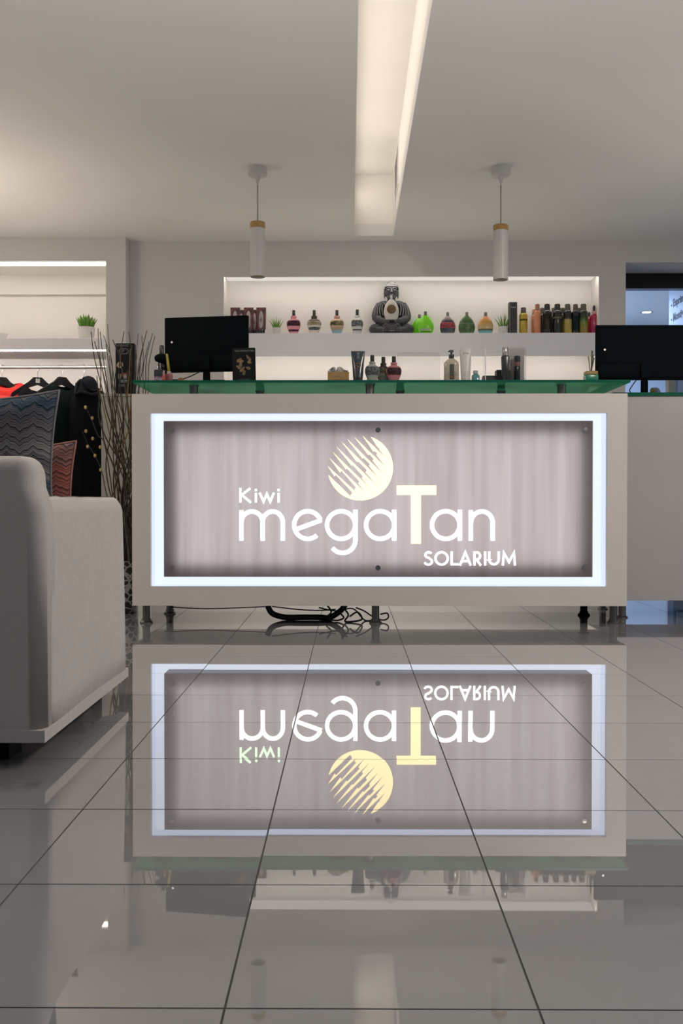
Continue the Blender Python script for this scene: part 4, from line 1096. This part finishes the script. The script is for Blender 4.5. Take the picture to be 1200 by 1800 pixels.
# objects in front of the left monitor
t = thing('hair_dryer', 'black hairdryer-like device standing left of the left monitor', 'device', GL(287, 5.24))
q = lambda n: gm(n, 5.24)
obj('handle', TB([(0, 0, 0), (q(2), 0, q(14)), (q(1), 0, q(30))], [q(5.5), q(6), q(7)], 14), M['blackg'], t, 'all')
obj('barrel', TB(smoothpath([(q(-14), -.01, q(45)), (q(-4), -.01, q(46)), (q(6), 0, q(43)), (q(11), 0, q(34))], 3), [q(4), q(6), q(7.5), q(8.5), q(9), q(9), q(9), q(8.5), q(7), q(5)], 16), M['black'], t, 'all')
t = thing('spray_bottle', 'dark bottle with a green collar behind the black device', 'bottle', GL(284, 5.34))
q = lambda n: gm(n, 5.34)
obj('body', LA([(q(6.5), 0), (q(7), .004), (q(7), q(48)), (q(3.5), q(54))], 18), mat('dark_bottle_glass', (.02, .02, .025), .2), t, True)
obj('collar', LA([(q(4.5), q(54)), (q(4.5), q(58))], 18), mat('green_collar', (.02, .22, .06), .3), t, True)
obj('cap', LA([(q(4), q(58)), (q(4), q(71)), (q(3.4), q(73))], 18), capk, t, True)
t = thing('brush', 'yellow handled brush leaning against the left monitor', 'brush', GL(297, 5.2))
q = lambda n: gm(n, 5.2)
obj('handle', TB([(0, 0, q(22)), (q(-5), .02, q(53))], [q(2.6), q(2.2)], 10), mat('yellow_plastic', (.45, .36, .05), .4), t, 'all')
obj('ferrule', LA([(q(3.5), q(17)), (q(3.5), q(22))], 14), mat('ferrule_white', (.5, .47, .42), .4), t, True)
obj('pot', LA([(q(5.8), 0), (q(6.3), .003), (q(6.3), q(17)), (q(5), q(17.5))], 18, sq=4), mat('pink_jar', (.45, .16, .17), .3), t, True)
t = thing('product_box', 'small box with purple and pink print at the left end of the glass', 'box', GL(279, 5.15))
q = lambda n: gm(n, 5.15)
obj('box_body', bbox(q(-7), q(7), -.02, .02, 0, q(22), .001, 1), ramp_mat('purple_pink_print', [(0, (.30, .04, .05)), (.25, (.12, .03, .25)), (.5, (.50, .35, .42)), (.7, (.03, .03, .05)), (1, (.05, .05, .06))], lo=0, hi=q(22), noise=.03, nscale=40), t)
t = thing('red_bottle', 'tiny red capped bottle between the printed box and the pink jar', 'bottle', GL(288, 5.10))
obj('body', LA([(q(3), 0), (q(3.2), .002), (q(3.2), q(9)), (q(1.6), q(11))], 14), mat('red_small', (.45, .06, .05), .3), t, True)
obj('cap', LA([(q(1.6), q(11)), (q(1.6), q(19))], 12), mat('rose_cap', (.5, .3, .28), .3), t, True)
t = thing('amber_ball', 'round amber glass ornament under the left monitor', 'ornament', GL(317.5, 5.25))
bm = bmesh.new(); ellipsoid(bm, (0, 0, gm(7)), (gm(6), gm(6), gm(6.2))); obj('ball', bm, mat('amber_glass', (.35, .14, .02), .1, var=.2, coat=.5), t, 'all')
obj('foot_ring', LA([(gm(3.5), 0), (gm(3), gm(1.5))], 16), capk, t, True)
t = thing('card_stack', 'low dark stack of cards under the left monitor beside the black box', 'cards', GL(382, 5.2))
obj('card', bbox(-gm(15), gm(14), -.03, .03, 0, .006), mat('card_tan', (.20, .16, .13), .5), t)
obj('card', bbox(-gm(14), gm(13.5), -.028, .028, .0065, .018), M['black'], t)
t = thing('paper_holder', 'pale paper holder behind the low dark cards under the monitor', 'holder', GL(390, 5.58))
obj('holder_body', bbox(-.05, .05, -.01, .01, 0, pxm(18, 5.58), .002, 1), mat('pale_paper', (.5, .5, .46), .6), t)

# objects on the side counter under the right monitor
def C2(px_, Y): return (PX(px_, Y, 690), Y, Z2S + .0005)
YK = 5.8
q = lambda n: n * YK / F
t = thing('plush_toy', 'pale blue and yellow soft figure behind the right monitor stand', 'toy', C2(1152, YK))
bm = bmesh.new(); ellipsoid(bm, (0, 0, q(12)), (q(9), q(7), q(12)))
b2 = bmesh.new(); ellipsoid(b2, (q(-6.5), -q(4), q(17)), (q(5), q(4), q(6)))
obj('body', bm, mat('pale_blue_plush', (.50, .56, .75), .9, var=.1), t, 'all'); obj('tuft', b2, mat('yellow_plush', (.50, .46, .22), .9, var=.15), t, 'all')
t = thing('card_reader', 'small grey device with white top beside the soft figure', 'device', C2(1168, YK))
obj('device_body', bbox(-q(4), q(4), -.03, .03, 0, q(8), .002, 1), mat('grey_device', (.22, .22, .23), .4), t); obj('lid', bbox(-q(5), q(5), -.035, .035, q(8) + .0005, q(10), .001, 1), M['pot'], t)
t = thing('tall_box', 'tall pale white box under the right monitor', 'box', C2(1178, YK + .05))
obj('box_body', bbox(-q(6), q(6), -.03, .03, 0, q(40), .001, 1), mat('pale_box', (.56, .60, .60), .5, var=.03), t); obj('box_lid', bbox(-q(6.2), q(6.2), -.031, .031, q(40) + .0005, q(42)), M['pot'], t)
t = thing('blue_cabinet', 'blue panelled cabinet beyond the side counter at the right edge', 'cabinet', (PX(1194, 6.6), 6.6, 0))
w_ = pxm(10, 6.6)
obj('cabinet_body', bbox(-w_, .40, 0, .12, 0, PZ(640, 6.6)), mat('blue_lacquer', (.12, .22, .42), .35, var=.05), t)
obj('raised_panel', bbox(-w_ + .02, .34, -.008, -.0005, .1, PZ(655, 6.6) - .03, .004, 1), mat('blue_lacquer_light', (.20, .32, .55), .35, var=.05), t)

# ---------------------------------------------------------------- sofa
SX = -.742
SB = 2.36
sofa = thing('sofa', 'pale linen sofa seen from behind with one low armrest at the left', 'sofa', (SX, SB, 0))
def soft_box(x0, x1, y0, y1, z0, z1, bev, seg=6, sub=0, wob=.0, seed=0):
    bm = bmesh.new(); box(bm, x0, x1, y0, y1, z0, z1)
    ed = [e for e in bm.edges if sub == 0 or not all(abs(v.co.z - z0) < 1e-6 for v in e.verts)]
    bmesh.ops.bevel(bm, geom=ed, offset=bev, segments=seg, profile=.5, affect='EDGES')
    return bm
HB = PZ(800, SB)
# back: tapering board with rounded top corner
bm = soft_box(-2.0, 0, 0, .13, .07, HB, .040, 7, 1)
bmesh.ops.bisect_plane(bm, geom=bm.verts[:] + bm.edges[:] + bm.faces[:], plane_co=(0, 0, .62), plane_no=(0, 0, 1))
bmesh.ops.bisect_plane(bm, geom=bm.verts[:] + bm.edges[:] + bm.faces[:], plane_co=(0, 0, .68), plane_no=(0, 0, 1))
bmesh.ops.bisect_plane(bm, geom=bm.verts[:] + bm.edges[:] + bm.faces[:], plane_co=(-.2, 0, 0), plane_no=(1, 0, 0))
for v in bm.verts:
    k = max(0, (v.co.z - .62) / (HB - .62))
    if v.co.x > -.15: v.co.x -= .016 * min(1, k * 3) + .012 * k
obj('backrest', bm, M['sofa'], sofa, 'all')
bm = soft_box(-.078, .0012, .03, .90, .07, PZ(873, 2.9), .045, 6, 1)
for k in range(1, 14):
    bmesh.ops.bisect_plane(bm, geom=bm.verts[:] + bm.edges[:] + bm.faces[:], plane_co=(0, .03 + k * .06, 0), plane_no=(0, 1, 0))
for k in range(1, 7):
    bmesh.ops.bisect_plane(bm, geom=bm.verts[:] + bm.edges[:] + bm.faces[:], plane_co=(0, 0, .07 + k * .08), plane_no=(0, 0, 1))
for v in bm.verts:
    if v.co.y > .8 and v.co.z > .3: v.co.y -= .02 * ((v.co.z - .3) / .35) ** 2
    if v.co.z > .60: v.co.z += .0025 * math.sin(38 * v.co.y) * max(0, 1 - v.co.y / .6)
    if v.co.x > -.02: v.co.x += .003 * math.sin(9 * v.co.y + 5 * v.co.z) - .002
obj('armrest', bm, M['sofa'], sofa, 'all')
for o in sofa.children:
    w_n = o.modifiers.new('weighted_normals', 'WEIGHTED_NORMAL'); w_n.weight = 80
# hem band round the foot
bm = bmesh.new()
Lp = [(-2.0, -.003), (.003, -.003), (.003, .895), (-.03, .895), (-.03, .03), (-2.0, .03)]
lo = [bm.verts.new((min(x, .0050), max(y, -.003), .060)) for x, y in Lp]; hi = [bm.verts.new((min(x, .0050), max(y, -.003), .090)) for x, y in Lp]
for k in range(6): bm.faces.new((lo[k], lo[(k + 1) % 6], hi[(k + 1) % 6], hi[k]))
for a, b, c, d in ((0, 1, 4, 5), (1, 2, 3, 4)): bm.faces.new([hi[q] for q in (a, b, c, d)]); bm.faces.new([lo[q] for q in (d, c, b, a)])
obj('hem_band', bm, M['sofa'], sofa, True)
obj('seat_base', bbox(-1.98, -.082, .17, .86, .10, .30, .01), M['sofa'], sofa)
obj('seat_cushion', soft_box(-1.06, -.085, .19, .90, .301, .43, .035, 4), M['sofa'], sofa, 'all')
obj('seat_cushion', soft_box(-1.95, -1.08, .19, .90, .301, .43, .035, 4), M['sofa'], sofa, 'all')
for x, y in ((-.16, .12), (-.16, .80), (-1.9, .12)):
    obj('leg', bbox(x - .05, x + .05, y - .05, y + .05, 0, .0995), M['black'], sofa)

def cushion(loc, s, th, rot, m, label):
    t = thing('cushion', label, 'cushion', loc)
    bm = bmesh.new(); bmesh.ops.create_grid(bm, x_segments=18, y_segments=18, size=.5)
    top = [v.co.copy() for v in bm.verts]; bm.free()
    bm = bmesh.new(); n = 19
    def sheet(sgn):
        vs = []
        for c in top:
            x, y = c.x * 2, c.y * 2
            d = (1 - abs(x) ** 3.0) * (1 - abs(y) ** 3.0)
            pinch = 1 - .11 * (1 - abs(y) ** 2) * abs(x) ** 2
            pinch2 = 1 - .11 * (1 - abs(x) ** 2) * abs(y) ** 2
            vs.append(bm.verts.new((x * s / 2 * pinch, sgn * (th / 2 * max(0, d) ** .6 + .003), (y * pinch2 + 1) * s / 2)))
        return vs
    A = sheet(-1); B = sheet(1)
    for i in range(n - 1):
        for j in range(n - 1):
            a, b, c, d = i * n + j, i * n + j + 1, (i + 1) * n + j + 1, (i + 1) * n + j
            bm.faces.new((A[a], A[b], A[c], A[d])); bm.faces.new((B[d], B[c], B[b], B[a]))
    ring = [j for j in range(n)] + [i * n + n - 1 for i in range(1, n)] + [(n - 1) * n + j for j in range(n - 2, -1, -1)] + [i * n for i in range(n - 2, 0, -1)]
    for k in range(len(ring)):
        a, b = ring[k], ring[(k + 1) % len(ring)]
        bm.faces.new((A[a], A[b], B[b], B[a]))
    o = obj('cover', bm, m, t, 'all')
    rim = [A[0]]
    edge = []
    for a in ring:
        x, y = top[a].x * 2, top[a].y * 2
        pinch = 1 - .11 * (1 - abs(y) ** 2) * abs(x) ** 2; pinch2 = 1 - .11 * (1 - abs(x) ** 2) * abs(y) ** 2
        edge.append((x * s / 2 * pinch, 0, (y * pinch2 + 1) * s / 2))
    edge.append(edge[0])
    obj('edge_piping', TB(edge, .005, 6), mat('piping_' + m.name, (.22, .21, .22) if 'blue' in m.name else (.40, .18, .15), .9), t, 'all')
    t.rotation_euler = rot
    return t
cushion((-1.09, 2.80, .432), .53, .15, (.05, 0, 0), M['zig_blue'], 'large blue-grey zigzag cushion leaning inside the sofa back')
cushion((-1.045, 3.03, .432), .40, .13, (.04, 0, 0), M['zig_pink'], 'smaller coral zigzag cushion peeping out behind the blue-grey one')

# ---------------------------------------------------------------- wardrobe rail, hangers and clothes
YR = YL + .15
RZ = PZ(645, YR)
t = thing('clothes_rail', 'steel clothes rail under the shelf of the left wall niche', 'rail', (LX1, YR, RZ))
def along_x(bm):
    bmesh.ops.rotate(bm, verts=bm.verts[:], matrix=Matrix.Rotation(PI / 2, 3, 'Y')); return bm
b = LA([(.011, -1.4), (.011, -.008)], 16); obj('bar', along_x(b), M['chrome'], t, True)
b = LA([(.02, -.012), (.02, -.004)], 18); obj('end_bracket', along_x(b), M['chrome'], t, True)
hang_m = mat('hanger_black', (.006, .006, .007), .5, spec=.15, var=.1)
def hanger(px_, ang, label, drop=.07, wid=.40):
    X = PX(px_, YR, 645)
    t = thing('hanger', label, 'hanger', (X, YR, RZ), ang, 'clothes hangers on the rail')
    pts = [(-.012, 0, -.004), (-.013, 0, .008), (0, 0, .0175), (.014, 0, .009), (.014, 0, -.008), (.004, 0, -.028), (0, 0, -.04), (0, 0, -drop)]
    obj('hook', TB(smoothpath(pts, 4), .0028, 8), M['chrome'], t, 'all')
    w = wid / 2
    out = [(-w, -drop - .135), (-w + .012, -drop - .108), (-.06, -drop - .03), (-.028, -drop + .002), (.028, -drop + .002), (.06, -drop - .03), (w - .012, -drop - .108), (w, -drop - .135), (w - .02, -drop - .137), (.05, -drop - .068), (0, -drop - .05), (-.05, -drop - .068), (-w + .02, -drop - .137)]
    bm = bmesh.new(); prism_xz(bm, out, -.010, .010)
    obj('hanger_body', bm, hang_m, t)
    return t
def garment(name, px_, ang, prof, m, label, cat, folds=7, hood=False, neck=True, seed=0, dep=.05, amp=.006):
    """prof: (z below the rail, half width, half depth); neck leaves an open collar"""
    X = PX(px_, YR, 645)
    t = thing(name, label, cat, (X, YR, RZ), ang, 'clothes on the rail')
    rg = random.Random(seed); ph = [rg.uniform(0, 6) for _ in range(4)]
    n = 40; bm = bmesh.new(); rings = []
    rows = []
    for (a, b) in zip(prof, prof[1:]):
        for k in range(5): rows.append([a[i] + (b[i] - a[i]) * k / 5 for i in range(3)])
    rows.append(list(prof[-1]))
    for z, hw, hd in rows:
        fall = min(1, max(0, (-z - .2) / .4))
        ring = []
        for i in range(n):
            a = 2 * PI * i / n
            x = hw * math.copysign(abs(math.cos(a)) ** .8, math.cos(a)); y = hd * math.sin(a)
            y += amp * (.3 + fall) * math.sin(folds * x / max(hw, .02) * 1.6 + ph[0] + z * 2) + amp * .5 * math.sin(folds * 2.3 * x / max(hw, .02) + ph[1])
            zz = z
            if neck and z > prof[0][0] - .10: zz = z - .045 * max(0, 1 - (x / .10) ** 2) * (1 if math.sin(a) < 0 else .4)
            ring.append(bm.verts.new((x, y, zz)))
        rings.append(ring)
    for a, b in zip(rings, rings[1:]):
        for i in range(n): bm.faces.new((a[i], a[(i + 1) % n], b[(i + 1) % n], b[i]))
    if not neck: bm.faces.new(rings[0])
    obj('cloth_body', bm, m, t, 'all')
    return t
def cloth(name, c):
    m = fabric(name, c, .15)
    p = m.node_tree.nodes['Principled BSDF']
    if max(c) < .1: setc(p, 'Sheen Weight', .0); setc(p, 'Specular IOR Level', .08)
    return m
red, blackc, black2, jackc, palec = cloth('red_fabric', (.72, .035, .025)), cloth('black_knit', (.007, .007, .010)), cloth('black_green_fabric', (.004, .008, .007)), cloth('black_jacket_cloth', (.006, .0065, .009)), cloth('pale_knit', (.42, .40, .34))
hanger(3, .70, 'black hanger holding the red top at the left edge of the rail')
hanger(66, .40, 'black hanger with a white label holding the black knit top', .072, .36)
hanger(109, .9, 'black hanger holding the dark green-black dress')
hanger(147, .85, 'black hanger inside the hooded black jacket', .085, .17)
lab = obj('size_label', bbox(-.014, .014, -.0112, -.0104, -.108, -.080), mat('hanger_label', (.30, .29, .28), .4, var=.5, scale=150), [o for o in bpy.data.objects if o.get('label', '').startswith('black hanger with a white')][0])
garment('red_shirt', 8, .70, [(-.100, .12, .02), (-.125, .165, .035), (-.20, .18, .05), (-.5, .19, .055), (-.75, .20, .06)], red, 'bright red top hanging at the left edge of the rail', 'clothes', seed=1)
garment('pale_shirt', -20, .8, [(-.16, .12, .02), (-.19, .17, .03), (-.3, .19, .045), (-.7, .20, .055)], palec, 'pale beige knit top hanging beside the red one at the left edge', 'clothes', seed=5)
garment('black_shirt', 76, .55, [(-.15, .13, .022), (-.185, .165, .032), (-.25, .185, .045), (-.55, .19, .055), (-.85, .20, .06)], blackc, 'black knit top hanging on the labelled hanger behind the cushion', 'clothes', seed=2)
garment('dark_dress', 114, .75, [(-.115, .10, .022), (-.15, .15, .035), (-.21, .175, .05), (-.6, .185, .06), (-1.0, .20, .065)], black2, 'very dark green-black dress hanging left of the hooded jacket', 'clothes', seed=3)
jk = garment('hooded_jacket', 155, .55, [(-.062, .012, .012), (-.070, .035, .03), (-.095, .054, .045), (-.135, .064, .055), (-.165, .078, .058), (-.20, .105, .06), (-.24, .122, .065), (-.32, .128, .07), (-.65, .130, .075), (-1.05, .135, .075)], jackc, 'black hooded jacket hanging at the right end of the rail', 'jacket', neck=False, seed=4, amp=.009)
bm = bmesh.new()
tube(bm, smoothpath([(-.095, -.03, -.205), (-.07, -.06, -.185), (0, -.075, -.20), (.065, -.06, -.18), (.085, -.02, -.175)], 4), [.010] + [.016] * 15 + [.010], 12)
tube(bm, smoothpath([(-.05, -.04, -.10), (-.02, -.058, -.15), (.02, -.062, -.17), (.06, -.05, -.15)], 4), [.006] + [.010] * 11 + [.006], 10)
obj('hood_fold', bm, jackc, jk, 'all')
bm = bmesh.new(); tube(bm, smoothpath([(.095, -.02, -.215), (.115, -.045, -.35), (.112, -.05, -.60), (.108, -.055, -.86)], 4), [.028] * 4 + [.038] * 4 + [.036] * 4 + [.034], 16)
obj('sleeve', bm, jackc, jk, 'all')

# ---------------------------------------------------------------- pale side cabinet, display, vase and twigs
YK2 = 6.05
kx0, kx1 = PX(178, YK2), PX(243, YK2)
t = thing('side_cabinet', 'narrow pale cabinet in the corner between the niche wall and the counter', 'cabinet', ((kx0 + kx1) / 2, YK2, 0))
w_ = (kx1 - kx0) / 2; kz = PZ(692, YK2)
M['pale'] = mat('pale_grey_green_paint', (.40, .41, .36), .5, var=.03, scale=4)
obj('cabinet_body', bbox(-w_, w_, 0, .40, .0, kz - .018, .002, 1), M['pale'], t)
obj('cabinet_top', bbox(-w_ - .004, w_ + .004, -.006, .404, kz - .0175, kz, .002, 1), M['pale'], t)
for k in range(3): obj('panel_strip', bbox(-w_ + .02 + k * .075, -w_ + .075 + k * .075, -.005, -.0005, .05, kz - .05, .002, 1), M['pale'], t)
YD = 6.15
t = thing('display_box', 'tall black printed display box on the pale side cabinet', 'box', (PX(219.5, YD, 690), YD, kz + .0005))
q = lambda n: n * YD / F
obj('box_body', bbox(q(-16.5), q(16.5), 0, .05, 0, PZ(603, YD) - kz, .002, 1), mat('display_box_black', (.007, .009, .010), .5, spec=.15, var=.3), t)
HD = PZ(603, YD) - kz
pr = mat('display_print_grey', (.16, .17, .17), .5)
text_mesh('lettering', 'TANNING', .020, pr, t, (q(-6), -.0006, HD - q(4)))
bm = bmesh.new(); stroke(bm, [(q(-2) + q(8) * math.copysign(abs(math.cos(2 * PI * i / 24)) ** .7, math.cos(2 * PI * i / 24)), HD - q(14) + q(4.5) * math.copysign(abs(math.sin(2 * PI * i / 24)) ** .7, math.sin(2 * PI * i / 24))) for i in range(24)], q(1), -.0012, -.0003, True); obj('logo_outline', bm, pr, t)
text_mesh('lettering', 'P', .03, pr, t, (q(-3), -.0006, HD - q(14)))
def disc(name, x, z, r_, m, y=-.0010):
    b = LA([(r_, 0), (r_ * .98, .0008)], 24); bmesh.ops.rotate(b, verts=b.verts[:], matrix=Matrix.Rotation(PI / 2, 3, 'X')); bmesh.ops.translate(b, verts=b.verts[:], vec=(x, -.0003, z)); obj(name, b, m, t)
disc('print_badge', q(-8.5), HD - q(38), q(5.6), mat('badge_cream', (.42, .34, .20), .5, var=.3, scale=80))
disc('print_badge', q(-8.5), HD - q(38), q(2.6), mat('badge_brown', (.18, .08, .03), .5)); t.children[-1].location.y = -.0009
for k, (x0, x1, z0, z1, c) in enumerate(((-6, 3, 52, 59, (.28, .05, .06)), (-12, -6, 54, 62, (.26, .20, .10)), (-10, 4, 64, 69, (.10, .18, .24)), (-11, 0, 72, 76, (.06, .09, .12)), (-2, 3, 55, 62, (.36, .30, .28)))):
    obj('print_patch', bbox(q(x0), q(x1), -.0008 - k * .0001, -.0002, HD - q(z1), HD - q(z0)), mat('display_print', c, .5, var=.7, scale=90), t)

YV = 5.62
VX = PX(221, YV)
t = thing('floor_vase', 'black and white patterned floor vase between the sofa and the counter', 'vase', (VX, YV, 0))
def vase_mat():
    m, nt, p = nodes('vase_pattern'); N = nt.nodes; L = nt.links
    tc = N.new('ShaderNodeTexCoord'); vo = N.new('ShaderNodeTexVoronoi'); vo.inputs['Scale'].default_value = 26; vo.feature = 'DISTANCE_TO_EDGE'
    L.new(tc.outputs['Object'], vo.inputs['Vector'])
    rp = N.new('ShaderNodeValToRGB'); rp.color_ramp.interpolation = 'CONSTANT'; e = rp.color_ramp.elements
    e[0].color = (.30, .29, .27, 1); e[1].position = .10; e[1].color = (.01, .01, .012, 1)
    L.new(vo.outputs['Distance'], rp.inputs[0]); L.new(rp.outputs[0], p.inputs['Base Color']); setc(p, 'Roughness', .3)
    return m
VZ = .30
obj('vase_body', LA([(.058, 0), (.064, .006), (.074, .10), (.070, .20), (.056, .275), (.060, VZ), (.054, VZ), (.050, .275), (.06, .2)], 32, cap=False), vase_mat(), t, True)
obj('vase_filling', LA([(.02, .23), (.055, .23)], 20, cap=False), M['soil'], t)
tw = [mat('twig_dark', (.045, .034, .022), .7, var=.4, scale=40), mat('twig_brown', (.10, .07, .04), .7, var=.4, scale=40), mat('twig_golden', (.26, .16, .04), .6, var=.3, scale=40)]
GTW = 'bare twigs in the floor vase'
rt = random.Random(11)
def twig(tip, Y1, m, label, wig=.020, seed=0, r0=.0055, curl=None, name='twig', group=GTW):
    rg = random.Random(seed)
    top = W(tip[0], tip[1], Y1)
    a = rg.uniform(0, 2 * PI); b = Vector((VX + .035 * math.cos(a), YV + .035 * math.sin(a), .235))
    n = 9; pts = []
    p1, p2 = rg.uniform(0, 6), rg.uniform(0, 6)
    for i in range(n + 1):
        s = i / n
        x = b.x + (top.x - b.x) * (s ** 1.35); y = b.y + (top.y - b.y) * s; z = b.z + (top.z - b.z) * s
        e = wig * math.sin(PI * min(1, s * 1.2)) if s < .8 else wig * .6
        fr = 4.5 if curl is None else curl
        if 0 < i < n: x += e * math.sin(fr * s * 2.2 + p1) + e * .4 * math.sin(11 * s + p2); y += e * .6 * math.sin(fr * s * 1.8 + p2)
        pts.append((x, y, z))
    sp_ = smoothpath(pts, 4); k = len(sp_) - 1
    o = obj(name, TB(sp_, [r0 * (1 - .62 * i / k) for i in range(k + 1)], 6), m, None, 'all')
    return tag(o, label, 'twig', group), sp_
TL = 'bare dark brown twig rising from the patterned floor vase beside the counter'
tips = [(160, 583), (172, 577), (176, 583), (189, 570), (198, 597), (218, 582), (226, 584), (243, 586), (249, 590), (258, 581), (268, 586), (272, 591), (166, 600), (182, 590), (186, 605), (205, 640), (240, 620), (252, 605), (262, 600), (192, 625), (212, 610), (232, 606), (246, 640), (178, 640), (203, 655), (224, 650), (170, 660), (214, 690), (236, 700), (195, 700)]
for k, tp in enumerate(tips):
    twig(tp, 5.62 + rt.uniform(-.16, .16), tw[k % 2], TL, rt.uniform(.02, .055), 100 + k, rt.uniform(.0045, .0065))
twig((229, 613), 5.56, tw[2], 'curly golden twig crossing the front of the black display box', .035, 7, .0065, 9)
twig((178, 650), 5.58, tw[2], 'golden brown twig bending out at the left of the vase', .045, 9, .006, 5)
budm = mat('yellow_bud', (.50, .36, .14), .6, var=.3, scale=80)
for lab_, path, buds in (('dark twig with yellow buds, the upper right of two, before the black jacket', [(186, 790), (172, 765), (160, 735), (150, 714)], [(150, 716), (162, 735), (163, 771), (176, 786)]),
                         ('dark twig with yellow buds, the lower left of two, before the black jacket', [(188, 872), (178, 826), (166, 800), (154, 780), (145, 758)], [(151, 758), (154, 785), (167, 801), (177, 826)])):
    a = Vector((VX - .03, YV - .03, .235))
    pts = [a, W(206, 940, 5.5)] + [W(x, y, 5.45) for x, y in path]
    sp_ = smoothpath(pts, 4); kk = len(sp_) - 1
    o = obj('budded_twig', TB(sp_, [.004 * (1 - .6 * i / kk) for i in range(kk + 1)], 6), tw[0], None, 'all'); tag(o, lab_, 'twig', 'budded twigs in the floor vase')
    for k, (x, y) in enumerate(buds):
        bm = bmesh.new(); p = W(x, y, 5.45); ellipsoid(bm, (p.x, p.y, p.z), (.0085, .0085, .0105), 12, 8)
        obj('bud', bm, budm, o, 'all')
print('tiles', cnt, 'objects', len(bpy.data.objects))
